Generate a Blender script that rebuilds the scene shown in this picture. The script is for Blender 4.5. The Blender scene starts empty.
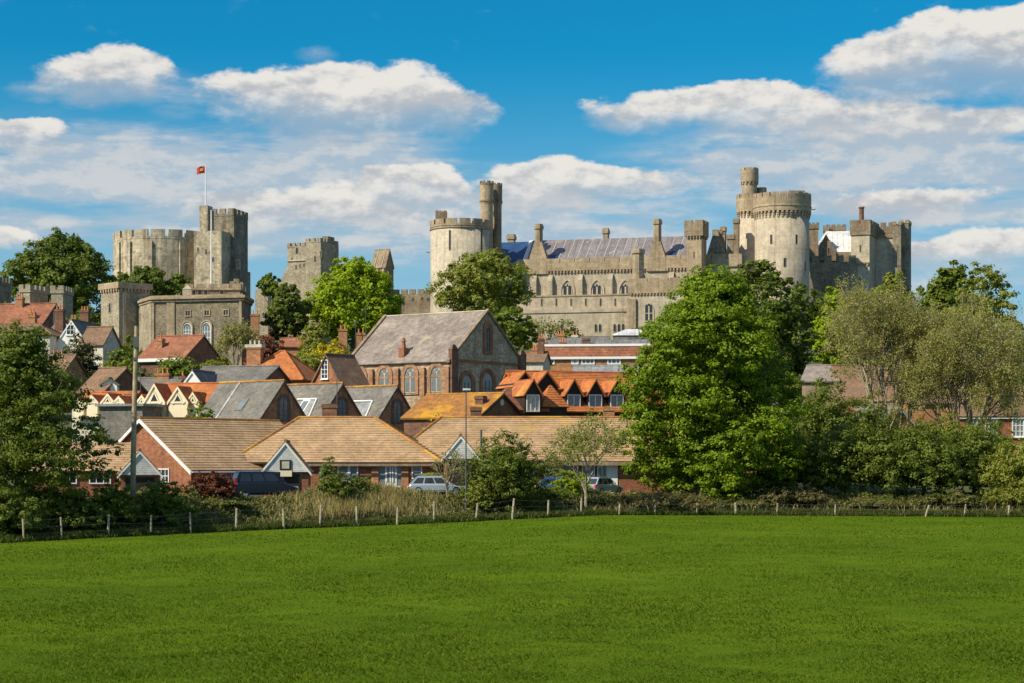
import bpy, bmesh, math, random
import numpy as np
from mathutils import Vector
C = bpy.context.scene.collection
SC = bpy.context.scene
R = math.radians
F, YH, H = 2000.0, 465.0, 5.0          # focal length (px), horizon row, eye height: used to survey real positions
# ------------------------------------------------------------------ camera
cam = bpy.data.cameras.new('camera'); camo = bpy.data.objects.new('camera', cam); C.objects.link(camo)
camo.location = (0, 0, H); camo.rotation_euler = (R(90), 0, 0)
cam.sensor_width = 36; cam.lens = F/1024*36; cam.shift_y = (YH-341.5)/1024
cam.clip_start = .5; cam.clip_end = 9000
SC.camera = camo
# ------------------------------------------------------------------ sun
SUN_EL = 42; SH = Vector((-.86, -.5)).normalized()
sd = Vector((SH.x*math.cos(R(SUN_EL)), SH.y*math.cos(R(SUN_EL)), math.sin(R(SUN_EL))))
sl = bpy.data.lights.new('sun', 'SUN'); sl.energy = 4.6; sl.angle = R(.5); sl.color = (1, .89, .69)
so = bpy.data.objects.new('sun', sl); C.objects.link(so); so.rotation_euler = sd.to_track_quat('Z', 'Y').to_euler()
SC.view_settings.view_transform = 'Standard'; SC.view_settings.look = 'None'
SC.view_settings.exposure = 0.45; SC.view_settings.gamma = 1
SC.cycles.max_bounces = 6; SC.cycles.transparent_max_bounces = 6

# ------------------------------------------------------------------ node helpers
class NT:
    def __init__(s, nt): s.t = nt
    def n(s, typ, **kw):
        nd = s.t.nodes.new(typ)
        for k, v in kw.items(): setattr(nd, k, v)
        return nd
    def put(s, sock, v):
        if hasattr(v, 'is_output') or isinstance(v, bpy.types.NodeSocket): s.t.links.new(v, sock)
        elif v is not None:
            if isinstance(v, (tuple, list)) and len(v) == 3 and sock.type == 'RGBA': v = (*v, 1)
            sock.default_value = v
    def m(s, op, a, b=None, c=None, clamp=False):
        nd = s.n('ShaderNodeMath', operation=op); nd.use_clamp = clamp
        s.put(nd.inputs[0], a); s.put(nd.inputs[1], b); s.put(nd.inputs[2], c)
        return nd.outputs[0]
    def mix(s, f, a, b, blend='MIX'):
        nd = s.n('ShaderNodeMix', data_type='RGBA', blend_type=blend)
        s.put(nd.inputs[0], f); s.put(nd.inputs[6], a); s.put(nd.inputs[7], b)
        return nd.outputs[2]
    def ramp(s, v, lo, hi, a=0., b=1., smooth=True):
        nd = s.n('ShaderNodeMapRange'); nd.interpolation_type = 'SMOOTHSTEP' if smooth else 'LINEAR'
        for i, q in enumerate((v, lo, hi, a, b)): s.put(nd.inputs[i], q)
        return nd.outputs[0]
    def noise(s, vec, scale, detail=3, rough=.55):
        nd = s.n('ShaderNodeTexNoise'); s.put(nd.inputs['Vector'], vec); s.put(nd.inputs['Scale'], scale)
        s.put(nd.inputs['Detail'], detail); s.put(nd.inputs['Roughness'], rough)
        return nd.outputs[0]
    def vm(s, op, a, b=None, c=None):
        nd = s.n('ShaderNodeVectorMath', operation=op)
        s.put(nd.inputs[0], a); s.put(nd.inputs[1], b)
        if c is not None: s.put(nd.inputs[2], c)
        return nd.outputs[1] if op in ('DOT_PRODUCT', 'LENGTH') else nd.outputs[0]

# ------------------------------------------------------------------ sky: Nishita with broken cumulus, fixed by bearing and elevation
w = bpy.data.worlds.new('World'); SC.world = w; w.use_nodes = True
w.node_tree.nodes.clear(); k = NT(w.node_tree)
sky = k.n('ShaderNodeTexSky', sky_type='NISHITA'); sky.sun_disc = False
sky.sun_elevation = R(SUN_EL); sky.sun_rotation = math.atan2(SH.x, SH.y) % (2*math.pi)
sky.air_density = 1.0; sky.dust_density = .2; sky.ozone_density = 3.0
gen = k.n('ShaderNodeTexCoord').outputs['Generated']
sp = k.n('ShaderNodeSeparateXYZ'); k.put(sp.inputs[0], gen)
az = k.m('ARCTAN2', sp.outputs[0], sp.outputs[1]); el = k.m('ARCSINE', sp.outputs[2])
cb = k.n('ShaderNodeCombineXYZ'); k.put(cb.inputs[0], az); k.put(cb.inputs[1], el)
P = cb.outputs[0]
strv = k.vm('MULTIPLY', gen, (1, 1, 1.9))
wn = k.n('ShaderNodeTexNoise'); k.put(wn.inputs['Vector'], strv); k.put(wn.inputs['Scale'], 16); k.put(wn.inputs['Detail'], 5); k.put(wn.inputs['Roughness'], .6)
P = k.vm('ADD', P, k.vm('MULTIPLY', k.vm('SUBTRACT', wn.outputs[1], (.5,.5,.5)), (.050, .022, 0)))
n1 = k.noise(strv, 34, 9, .60)
n2 = k.noise(k.vm('ADD', strv, (.003, .002, -.008)), 34, 9, .60)
nb = k.noise(strv, 7, 4, .5)
nv = k.noise(k.vm('MULTIPLY', strv, (.55,.55,1.9)), 22, 7, .60)
CL = [  # px, py, rx, ry, weight (surveyed bearings of the clouds)
 (112,90,72,22,1.0),(175,100,50,18,.55),(60,100,40,10,.4),
 (345,108,140,30,1.05),(270,98,60,20,.8),(440,112,62,22,.9),(350,148,110,14,.7),
 (30,145,52,13,1.0),(130,168,190,26,.62),(60,185,120,16,.6),(250,180,120,20,.5),
 (408,186,62,18,1.1),(330,215,150,22,.75),(440,215,120,20,.6),
 (565,188,112,20,1.0),(650,186,40,12,.6),(510,205,80,16,.6),
 (935,78,115,30,1.25),(1000,62,80,30,1.2),(872,78,50,26,1.0),(1080,85,120,36,1.0),(925,55,45,20,.9),
 (640,112,62,18,.85),(740,108,120,16,1.0),(790,120,170,20,.85),(900,135,170,22,.75),(1010,140,120,22,.7),
 (840,165,160,16,.65),(930,185,170,18,.7),(730,172,50,14,.5),(900,210,90,14,.85),(1000,215,90,16,.7),
 (960,255,85,14,.95),(850,200,60,14,.6),(70,235,110,15,.6),(10,250,60,10,.8),(200,222,90,14,.55),(600,225,130,16,.4),(700,250,200,16,.35),(290,250,160,14,.4),(980,285,140,14,.5),
 (100,195,260,60,.45),(890,190,240,62,.5),(430,222,230,44,.45),(760,150,160,40,.4),(330,165,170,36,.45),
 (320,64,26,9,.35),(8,10,26,10,.35),(228,12,14,7,.3),(560,-6,100,8,.3)]
dens = None; wsum = None; tsum = None; veil = None
for (px, py, rx, ry, wt) in CL:
    q = k.vm('MULTIPLY', k.vm('SUBTRACT', P, ((px-512)/F, (YH-py)/F, 0)), (F/rx/1.2, F/ry/1.55, 0))
    f = k.m('SUBTRACT', 1.0, k.vm('DOT_PRODUCT', q, q))
    fw = k.m('MULTIPLY', k.m('MAXIMUM', f, 0.0), wt)
    if wt < .74: veil = fw if veil is None else k.m('ADD', veil, fw); continue
    t = k.m('MULTIPLY', fw, k.vm('DOT_PRODUCT', q, (0, 1, 0)))
    dens = fw if dens is None else k.m('MAXIMUM', dens, fw)
    wsum = fw if wsum is None else k.m('ADD', wsum, fw)
    tsum = t if tsum is None else k.m('ADD', tsum, t)
up = k.ramp(el, .25, .45)                                   # elsewhere in the dome: scattered cloud
side = k.ramp(k.m('ABSOLUTE', az), .30, .45)
els = k.m('MULTIPLY', k.m('MAXIMUM', up, side), k.ramp(nb, .42, .72, 0, .9))
dens = k.m('MAXIMUM', dens, els)
d1 = k.m('ADD', dens, k.m('MULTIPLY', k.m('SUBTRACT', n1, .5), 1.3))
tt0 = k.m('DIVIDE', tsum, k.m('ADD', wsum, .12))
alpha = k.ramp(d1, .18, k.ramp(tt0, -.1, .4, .80, .46))
tt = k.m('DIVIDE', tsum, k.m('ADD', wsum, .12))
edge = k.ramp(tt, -.5, .25, .40, 1.0)                       # soft ragged undersides, crisp tops
relief = k.m('MULTIPLY', k.m('SUBTRACT', n1, n2), 4.2)
lit = k.m('ADD', k.m('ADD', k.m('MULTIPLY', tt, 1.15), .28), relief)
lit = k.ramp(lit, -.15, 1.0)
SKYB = .15
E = 1/SKYB/1.366
ccol = k.mix(lit, (.49*E, .515*E, .55*E), (.815*E, .79*E, .745*E))
vcol = k.mix(k.ramp(k.m('ADD', nv, k.m('MULTIPLY', k.m('SUBTRACT', n1, n2), 1.2)), .40, .66), (.44*E, .53*E, .62*E), (.66*E, .66*E, .66*E))
graded = k.mix(1.0, sky.outputs[0], (.021, .385, .505), 'MULTIPLY')       # deep polarised blue low in the sky
low = k.mix(k.ramp(el, .50, .95), graded, sky.outputs[0])
pale = k.mix(k.ramp(el, .03, .21, .92, 0), low, (.36*E, .54*E, .68*E))
va = k.ramp(k.m('MULTIPLY', veil, k.m('ADD', 1.0, k.m('MULTIPLY', k.m('SUBTRACT', nv, .5), 3.4))), .08, .95, 0, .86)
col = k.mix(va, pale, vcol)
col = k.mix(k.m('MULTIPLY', alpha, edge), col, ccol)
bg = k.n('ShaderNodeBackground'); k.put(bg.inputs[0], col); bg.inputs[1].default_value = SKYB
wo = k.n('ShaderNodeOutputWorld'); k.t.links.new(bg.outputs[0], wo.inputs[0])
w.cycles.sampling_method = 'MANUAL'; w.cycles.sample_map_resolution = 512

# ------------------------------------------------------------------ materials
def newmat(name):
    m = bpy.data.materials.new(name); m.use_nodes = True; m.node_tree.nodes.clear()
    k = NT(m.node_tree); b = k.n('ShaderNodeBsdfPrincipled'); o = k.n('ShaderNodeOutputMaterial')
    k.t.links.new(b.outputs[0], o.inputs[0])
    return m, k, b
def surf(name, c1, c2, scale=.5, rough=.9, bump=.25, brick=None, streak=0., patch=None, fine=.25, metal=0., spec=.3, mid=.2):
    """mottled surface: broad blotches, fine grain, coursed blocks, run-off streaks, lichen patches"""
    m, k, b = newmat(name)
    tc = k.n('ShaderNodeTexCoord'); ob = tc.outputs['Object']; uv = tc.outputs['UV']
    na = k.noise(ob, scale, 4, .6); nf = k.noise(ob, scale*9+1.5, 3, .6)
    col = k.mix(k.ramp(na, .32, .68), c1, c2)
    col = k.mix(1.0, col, k.mix(nf, (1-fine,)*3, (1+fine,)*3), 'MULTIPLY')
    nm = k.noise(ob, scale*3+.45, 4, .65)
    col = k.mix(1.0, col, k.mix(k.ramp(nm, .3, .7), (1-mid,)*3, (1+mid,)*3), 'MULTIPLY')
    h = nf
    if brick:
        bw, bh, mort, var = brick
        bt = k.n('ShaderNodeTexBrick'); k.put(bt.inputs['Vector'], uv)
        k.put(bt.inputs['Scale'], 1.0); k.put(bt.inputs['Brick Width'], bw); k.put(bt.inputs['Row Height'], bh)
        k.put(bt.inputs['Mortar Size'], min(bw, bh)*.09); k.put(bt.inputs['Mortar Smooth'], .3)
        k.put(bt.inputs['Color1'], (1-var,)*3); k.put(bt.inputs['Color2'], (1+var,)*3); k.put(bt.inputs['Mortar'], (mort,)*3)
        col = k.mix(1.0, col, bt.outputs[0], 'MULTIPLY')
        h = k.m('SUBTRACT', nf, k.m('MULTIPLY', bt.outputs[1], .8))
    if streak:
        sv = k.noise(k.vm('MULTIPLY', ob, (1.3, 1.3, .07)), 1.0, 4, .65)
        col = k.mix(k.ramp(sv, .45, .72, 0, streak), col, k.mix(1.0, col, (.42, .40, .38), 'MULTIPLY'))
    if patch:
        pc, amt, psc = patch
        pn = k.noise(k.vm('ADD', ob, (13, 7, 3)), psc, 5, .68)
        col = k.mix(k.ramp(pn, .66-.25*amt, .78-.2*amt, 0, .9), col, pc)
    k.put(b.inputs['Base Color'], col); b.inputs['Roughness'].default_value = rough
    b.inputs['Metallic'].default_value = metal; b.inputs['Specular IOR Level'].default_value = spec
    if bump:
        bn = k.n('ShaderNodeBump'); bn.inputs['Strength'].default_value = bump; bn.inputs['Distance'].default_value = .06
        k.put(bn.inputs['Height'], h); k.t.links.new(bn.outputs[0], b.inputs['Normal'])
    return m
def leafmat(name, c1, c2, trans=.3, c3=None, spec=.25):
    m, k, b = newmat(name)
    r = k.n('ShaderNodeNewGeometry').outputs['Random Per Island']
    ob = k.n('ShaderNodeTexCoord').outputs['Object']
    nz = k.noise(ob, .45, 2, .5)
    v = k.m('ADD', k.m('MULTIPLY', r, .65), k.m('MULTIPLY', k.ramp(nz, .3, .7), .35))
    col = k.mix(v, c1, c2)
    if c3: col = k.mix(k.ramp(r, .82, .9), col, c3)
    k.put(b.inputs['Base Color'], col); b.inputs['Roughness'].default_value = .55; b.inputs['Specular IOR Level'].default_value = spec
    tr = k.n('ShaderNodeBsdfTranslucent'); k.put(tr.inputs[0], k.mix(1.0, col, (1.1, 1.15, .5), 'MULTIPLY'))
    mx = k.n('ShaderNodeMixShader'); mx.inputs[0].default_value = trans
    k.t.links.new(b.outputs[0], mx.inputs[1]); k.t.links.new(tr.outputs[0], mx.inputs[2])
    o = [n for n in k.t.nodes if n.type == 'OUTPUT_MATERIAL'][0]; k.t.links.new(mx.outputs[0], o.inputs[0])
    return m
def plain(name, c, rough=.5, metal=0., spec=.5, var=.12, coat=0.):
    m, k, b = newmat(name)
    ob = k.n('ShaderNodeTexCoord').outputs['Object']; nz = k.noise(ob, 2.5, 4, .6)
    k.put(b.inputs['Base Color'], k.mix(nz, tuple(x*(1-var) for x in c), tuple(min(1, x*(1+var)) for x in c)))
    b.inputs['Roughness'].default_value = rough; b.inputs['Metallic'].default_value = metal
    b.inputs['Specular IOR Level'].default_value = spec; b.inputs['Coat Weight'].default_value = coat
    return m
M = {}
M['cream_stone'] = surf('cream_stone', (.46,.39,.29), (.36,.305,.225), .22, brick=(1.1,.42,.90,.07), streak=.45, fine=.2, mid=.15)
M['pale_stone'] = surf('pale_stone', (.51,.44,.335), (.40,.345,.26), .25, brick=(1.0,.40,.90,.06), streak=.5, fine=.18, mid=.15)
M['gold_stone'] = surf('gold_stone', (.41,.32,.21), (.30,.23,.15), .25, brick=(1.0,.42,.85,.10), streak=.5, fine=.25, mid=.18)
M['brown_stone'] = surf('brown_stone', (.30,.235,.155), (.21,.16,.11), .3, brick=(.9,.4,.85,.12), streak=.5, fine=.28, mid=.18)
M['keep_stone'] = surf('keep_stone', (.55,.465,.325), (.36,.30,.215), .28, brick=(.8,.4,.85,.12), streak=.7, fine=.3, mid=.24, patch=((.17,.14,.10),.5,.5))
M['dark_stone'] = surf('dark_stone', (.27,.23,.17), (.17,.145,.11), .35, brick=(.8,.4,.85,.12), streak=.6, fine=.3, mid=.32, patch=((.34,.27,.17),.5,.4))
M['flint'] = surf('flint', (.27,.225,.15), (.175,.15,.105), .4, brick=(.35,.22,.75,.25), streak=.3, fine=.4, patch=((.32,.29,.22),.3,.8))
M['lit_flint'] = surf('lit_flint', (.38,.325,.23), (.27,.23,.165), .4, brick=(.4,.25,.8,.22), streak=.3, fine=.35)  # lighter copy of flint, also carrying the sunlit tone of the lodge side
M['church_flint'] = surf('church_flint', (.50,.385,.27), (.34,.255,.175), .7, brick=(.35,.22,.8,.28), streak=.3, fine=.4)
M['red_brick'] = surf('red_brick', (.32,.14,.07), (.235,.098,.055), .6, brick=(.45,.15,1.2,.2), streak=.3, fine=.22)
M['orange_brick'] = surf('orange_brick', (.40,.20,.095), (.30,.145,.075), .6, brick=(.45,.15,1.25,.2), fine=.2)
M['church_brick'] = surf('church_brick', (.37,.21,.12), (.28,.155,.09), .6, brick=(.45,.15,1.2,.2), streak=.3, fine=.22)
M['gable_brick'] = surf('gable_brick', (.44,.205,.11), (.33,.15,.08), .6, brick=(.45,.15,1.2,.2), streak=.3, fine=.22)
M['brown_brick'] = surf('brown_brick', (.20,.11,.07), (.14,.075,.05), .6, brick=(.45,.15,1.3,.22), streak=.3, fine=.25)
M['tan_tile'] = surf('tan_tile', (.45,.30,.17), (.345,.23,.125), .45, bump=.3, brick=(.5,.36,.86,.10), fine=.25, patch=((.50,.31,.09),.45,.22), streak=.25)
M['orange_tile'] = surf('orange_tile', (.46,.155,.045), (.36,.12,.042), .4, brick=(.4,.3,.85,.14), fine=.25, patch=((.55,.27,.05),.42,.4))
M['lichen_tile'] = surf('lichen_tile', (.42,.20,.05), (.30,.14,.05), .5, brick=(.4,.3,.85,.14), fine=.3, patch=((.56,.30,.03),.7,.35))
M['red_tile'] = surf('red_tile', (.30,.12,.065), (.21,.085,.05), .4, brick=(.4,.3,.85,.14), fine=.28, patch=((.34,.22,.13),.35,.6))
M['brown_tile'] = surf('brown_tile', (.23,.14,.085), (.16,.10,.065), .4, brick=(.4,.3,.85,.142), fine=.3, patch=((.33,.20,.08),.4,.6))
M['slate'] = surf('slate', (.19,.175,.15), (.125,.118,.105), .4, rough=.7, brick=(.32,.28,.75,.16), fine=.25, patch=((.25,.22,.16),.35,.6))
M['mauve_slate'] = surf('mauve_slate', (.28,.235,.20), (.20,.166,.142), .35, rough=.75, brick=(.35,.3,.78,.16), fine=.25, patch=((.34,.29,.21),.45,.4), streak=.25)
M['lead_roof'] = surf('lead_roof', (.215,.19,.19), (.155,.138,.145), .35, rough=.55, brick=(1.6,30,.75,.12), fine=.2, patch=((.36,.34,.34),.25,.25), bump=.15)
M['lead_seam'] = plain('lead_seam', (.33,.30,.30), .55)
M['pale_lead'] = surf('pale_lead', (.66,.65,.64), (.52,.52,.53), .4, rough=.5, brick=(1.2,30,.75,.06), fine=.12, bump=.1)
M['sky_tinted_lead'] = surf('sky_tinted_lead', (.022,.065,.17), (.015,.045,.12), .5, rough=.45, bump=.1, fine=.15)  # navy stands for the sky's reflection, painted into the lead's base colour
M['grey_lead'] = surf('grey_lead', (.27,.28,.28), (.20,.21,.22), .5, rough=.6, brick=(.9,30,.75,.08), fine=.15, bump=.1)
M['white_paint'] = plain('white_paint', (.80,.79,.75), .5, var=.06)
M['cream_render'] = surf('cream_render', (.60,.55,.45), (.50,.46,.37), .5, fine=.1, streak=.2, bump=.1)
M['cream_timber'] = plain('cream_timber', (.78,.67,.46), .6, var=.12)
M['cladding'] = surf('cladding', (.62,.62,.58), (.56,.57,.54), .4, rough=.6, brick=(8,.16,.6,.02), fine=.06, bump=.3)
M['black_timber'] = surf('black_timber', (.035,.028,.022), (.022,.018,.015), 1, rough=.7, fine=.3)
M['glass'] = plain('glass', (.025,.03,.035), .08, spec=.8, var=.3)
M['old_glass'] = plain('old_glass', (.03,.03,.03), .25, spec=.6, var=.5)
M['grey_glass'] = plain('grey_glass', (.16,.19,.20), .2, spec=.7, var=.5)
M['pole_wood'] = surf('pole_wood', (.44,.35,.22), (.30,.235,.15), 1.2, fine=.3, streak=.4)
M['post_wood'] = surf('post_wood', (.46,.40,.29), (.33,.28,.20), 2, fine=.3)
M['grey_metal'] = plain('grey_metal', (.13,.14,.14), .5, .6)
M['wire'] = plain('wire', (.16,.15,.14), .6, .5)
M['bark'] = surf('bark', (.15,.12,.085), (.09,.07,.05), 1.2, fine=.4)
M['pale_bark'] = surf('pale_bark', (.33,.28,.19), (.23,.19,.125), 1.2, fine=.3)
M['terracotta'] = plain('terracotta', (.52,.20,.08), .8, var=.2)
M['flag_red'] = plain('flag_red', (.42,.035,.03), .8)
M['flag_gold'] = plain('flag_gold', (.60,.40,.08), .8)
M['asphalt'] = surf('asphalt', (.06,.06,.06), (.045,.045,.045), .5, fine=.2)
M['navy_paint'] = plain('navy_paint', (.006,.008,.022), .35, .1, var=.05, coat=.25)
M['silver_paint'] = plain('silver_paint', (.50,.54,.58), .28, .5, var=.04, coat=1)
M['blue_paint'] = plain('blue_paint', (.02,.075,.30), .22, .3, var=.05, coat=1)
M['tyre'] = plain('tyre', (.02,.02,.02), .85)
M['rim'] = plain('rim', (.5,.5,.5), .35, .9)
M['tail_red'] = plain('tail_red', (.50,.02,.02), .2)
M['lamp_clear'] = plain('lamp_clear', (.75,.78,.8), .1)
M['plate_yellow'] = plain('plate_yellow', (.75,.55,.04), .5)
M['yellow_paint'] = plain('yellow_paint', (.62,.36,.06), .6)
M['leaf_maple'] = leafmat('leaf_maple', (.088,.148,.004), (.260,.360,.012), .38)
M['leaf_left'] = leafmat('leaf_left', (.072,.105,.012), (.210,.250,.032), .42)
M['leaf_dark'] = leafmat('leaf_dark', (.085,.122,.018), (.205,.250,.038), .40)
M['leaf_mid'] = leafmat('leaf_mid', (.095,.140,.014), (.235,.290,.032), .40)
M['leaf_lime'] = leafmat('leaf_lime', (.200,.275,.008), (.390,.490,.018), .44)
M['leaf_olive'] = leafmat('leaf_olive', (.160,.185,.026), (.340,.360,.062), .40)
M['leaf_bud'] = leafmat('leaf_bud', (.215,.210,.060), (.430,.410,.130), .42)
M['leaf_yellow'] = leafmat('leaf_yellow', (.40,.33,.012), (.66,.55,.02), .35)
M['leaf_copper'] = leafmat('leaf_copper', (.12,.040,.022), (.24,.085,.040), .3)
M['leaf_shrub'] = leafmat('leaf_shrub', (.082,.115,.014), (.205,.250,.036), .40)
M['leaf_purple'] = leafmat('leaf_purple', (.070,.066,.026), (.140,.140,.050), .28)
M['leaf_bramble'] = leafmat('leaf_bramble', (.060,.076,.014), (.155,.175,.036), .34, (.26,.19,.075))
M['leaf_brown'] = leafmat('leaf_brown', (.085,.070,.022), (.20,.165,.06), .3, (.10,.13,.03))
M['leaf_rough'] = leafmat('leaf_rough', (.040,.070,.008), (.105,.145,.022), .34, (.20,.17,.07))
M['dry_grass'] = leafmat('dry_grass', (.30,.24,.10), (.55,.45,.22), .3, (.12,.14,.035))
M['grass_blade'] = leafmat('grass_blade', (.058,.106,.006), (.118,.178,.011), .38, (.19,.22,.03), spec=.06)
def field_mat():
    m, k, b = newmat('field_turf')
    ob = k.n('ShaderNodeTexCoord').outputs['Object']
    a = k.noise(ob, .09, 5, .65); c = k.noise(k.vm('MULTIPLY', ob, (.55, .8, 1)), .8, 5, .72); f = k.noise(k.vm('MULTIPLY', ob, (1, .35, 1)), 7, 3, .7)
    bd = k.noise(k.vm('MULTIPLY', ob, (.25, 1.0, 1)), .11, 4, .6)
    col = k.mix(k.ramp(a, .3, .7), (.056,.104,.004), (.094,.150,.006))
    col = k.mix(k.ramp(bd, .32, .72, .32, 0), col, (.034,.076,.0035))
    col = k.mix(k.ramp(c, .44, .74, 0, .38), col, (.13,.162,.012))
    col = k.mix(k.ramp(f, .5, .8, 0, .3), col, (.028,.062,.003))
    k.put(b.inputs['Base Color'], col); b.inputs['Roughness'].default_value = 1; b.inputs['Specular IOR Level'].default_value = .02
    bn = k.n('ShaderNodeBump'); bn.inputs['Strength'].default_value = .5; bn.inputs['Distance'].default_value = .1
    k.put(bn.inputs['Height'], k.m('ADD', c, f)); k.t.links.new(bn.outputs[0], b.inputs['Normal'])
    return m
M['field_turf'] = field_mat()
M['hill_turf'] = surf('hill_turf', (.045,.075,.018), (.075,.085,.03), .15, fine=.4, patch=((.12,.095,.05),.4,.3))

# ------------------------------------------------------------------ mesh helpers
def tag(o, label=None, cat=None, group=None, kind=None):
    if label: o['label'] = label
    if cat: o['category'] = cat
    if group: o['group'] = group
    if kind: o['kind'] = kind
    return o
class MB:
    def __init__(s): s.v = []; s.f = []; s.mi = []
    def add(s, vs, fs, mi=0):
        o = len(s.v); s.v += [tuple(p) for p in vs]
        for f in fs: s.f.append(tuple(i+o for i in f)); s.mi.append(mi)
        return s
    def quad(s, *p): return s.add(p, [tuple(range(len(p)))])
    def box(s, x0, x1, y0, y1, z0, z1):
        return s.add([(x0,y0,z0),(x1,y0,z0),(x1,y1,z0),(x0,y1,z0),(x0,y0,z1),(x1,y0,z1),(x1,y1,z1),(x0,y1,z1)],
                     [(0,3,2,1),(4,5,6,7),(0,1,5,4),(1,2,6,5),(2,3,7,6),(3,0,4,7)])
    def prism(s, pts, z0, z1, top=None):
        n = len(pts); t = top or pts
        return s.add([(x,y,z0) for x,y in pts]+[(x,y,z1) for x,y in t],
                     [tuple(range(n))[::-1], tuple(range(n,2*n))]+[(i,(i+1)%n,n+(i+1)%n,n+i) for i in range(n)])
    def loft(s, a, b):                                      # two matching outlines in space
        n = len(a)
        return s.add(list(a)+list(b), [tuple(range(n))[::-1], tuple(range(n,2*n))]+[(i,(i+1)%n,n+(i+1)%n,n+i) for i in range(n)])
    def seg(s, a, b, t, z0, z1):                            # wall piece: outer face on a-b, thickness t to its left
        dx, dy = b[0]-a[0], b[1]-a[1]; L = math.hypot(dx, dy) or 1; nx, ny = -dy/L*t, dx/L*t
        return s.prism([a, b, (b[0]+nx, b[1]+ny), (a[0]+nx, a[1]+ny)], z0, z1)
    def lathe(s, cx, cy, prof, n=40, cap=True):
        vs = []; fs = []
        for r, z in prof:
            for i in range(n): vs.append((cx+r*math.cos(2*math.pi*i/n), cy+r*math.sin(2*math.pi*i/n), z))
        for j in range(len(prof)-1):
            for i in range(n): fs.append((j*n+i, j*n+(i+1)%n, (j+1)*n+(i+1)%n, (j+1)*n+i))
        if cap: fs.append(tuple(range((len(prof)-1)*n, len(prof)*n))); fs.append(tuple(range(n))[::-1])
        return s.add(vs, fs)
    def arc(s, cx, cy, r0, r1, a0, a1, z0, z1, n=3):
        p = [(cx+r1*math.cos(a0+(a1-a0)*i/n), cy+r1*math.sin(a0+(a1-a0)*i/n)) for i in range(n+1)]
        p += [(cx+r0*math.cos(a1+(a0-a1)*i/n), cy+r0*math.sin(a1+(a0-a1)*i/n)) for i in range(n+1)]
        return s.prism(p, z0, z1)
    def tube(s, pts, rad, n=6):
        vs = []; fs = []; pts = [Vector(p) for p in pts]
        for i, p in enumerate(pts):
            d = (pts[min(i+1, len(pts)-1)]-pts[max(i-1, 0)]).normalized()
            a = d.cross(Vector((0,0,1)) if abs(d.z) < .9 else Vector((1,0,0))).normalized(); b = d.cross(a)
            for j in range(n):
                t = 2*math.pi*j/n; vs.append(p+(a*math.cos(t)+b*math.sin(t))*rad[i])
        for i in range(len(pts)-1):
            for j in range(n): fs.append((i*n+j, i*n+(j+1)%n, (i+1)*n+(j+1)%n, (i+1)*n+j))
        fs.append(tuple(range(n))[::-1]); fs.append(tuple(range((len(pts)-1)*n, len(pts)*n)))
        return s.add(vs, fs)
    def fprism(s, face, pts, d0, d1):                       # outline on a wall face, from depth d0 out to d1
        return s.loft([face(a, z, d0) for a, z in pts], [face(a, z, d1) for a, z in pts])
    def fring(s, face, po, pi, d0, d1):
        n = len(po); vs = []
        for pts, d in ((po,d0),(po,d1),(pi,d0),(pi,d1)): vs += [face(a, z, d) for a, z in pts]
        fs = []
        for i in range(n):
            j = (i+1) % n
            fs += [(i,j,n+j,n+i), (n+i,n+j,3*n+j,3*n+i), (3*n+i,3*n+j,2*n+j,2*n+i)]
        return s.add(vs, fs)
    def slope(s, a, b, c, d, t=.14, course=None, lift=.045): # roof plane: eave a-b, ridge d-c
        a, b, c, d = map(Vector, (a, b, c, d))
        n = (b-a).cross(d-a)
        if n.length < 1e-6: n = (b-a).cross(c-a)
        n.normalize()
        if n.z < 0: n = -n
        lo = [p-n*t for p in (a, b, c, d)]
        s.loft(lo, (a, b, c, d))
        if course:
            L = (((c+d)-(a+b))*.5).length; m = max(2, int(L/course))
            for i in range(m):
                f0, f1 = i/m, (i+1)/m
                p0, p1 = a.lerp(d, f0), b.lerp(c, f0); q0, q1 = a.lerp(d, f1), b.lerp(c, f1)
                s.add([p0+n*.004, p1+n*.004, p1+n*lift, p0+n*lift, q1+n*.006, q0+n*.006], [(0,1,2,3), (3,2,4,5)])
        return s
    def build(s, name, mat, parent=None, smooth=False):
        me = bpy.data.meshes.new(name); me.from_pydata(s.v, [], s.f)
        mats = mat if isinstance(mat, (list, tuple)) else [mat]
        for m in mats: me.materials.append(M[m])
        if len(mats) > 1: me.polygons.foreach_set('material_index', s.mi)
        bm = bmesh.new(); bm.from_mesh(me); bmesh.ops.recalc_face_normals(bm, faces=bm.faces); bm.to_mesh(me); bm.free()
        uvl = me.uv_layers.new(name='UVMap').data
        for p in me.polygons:
            n = p.normal
            if abs(n.z) > .985: u, v = Vector((1,0,0)), Vector((0,1,0))
            else:
                u = Vector((-n.y, n.x, 0)).normalized(); v = n.cross(u)
            for li in p.loop_indices:
                co = me.vertices[me.loops[li].vertex_index].co; uvl[li].uv = (co.dot(u), co.dot(v))
        if smooth: me.polygons.foreach_set('use_smooth', [True]*len(me.polygons))
        o = bpy.data.objects.new(name, me); C.objects.link(o)
        if parent: o.parent = parent
        return o
def raw(name, V, Fq, mat, parent=None):                      # big numpy meshes of quads / tris
    me = bpy.data.meshes.new(name); n = Fq.shape[1]
    me.vertices.add(len(V)); me.vertices.foreach_set('co', V.astype(np.float32).ravel())
    me.loops.add(Fq.size); me.loops.foreach_set('vertex_index', Fq.astype(np.int32).ravel())
    me.polygons.add(len(Fq)); me.polygons.foreach_set('loop_start', np.arange(0, Fq.size, n, dtype=np.int32))
    me.polygons.foreach_set('loop_total', np.full(len(Fq), n, dtype=np.int32))
    me.update(calc_edges=True); me.materials.append(M[mat])
    o = bpy.data.objects.new(name, me); C.objects.link(o)
    if parent: o.parent = parent
    return o
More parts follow.
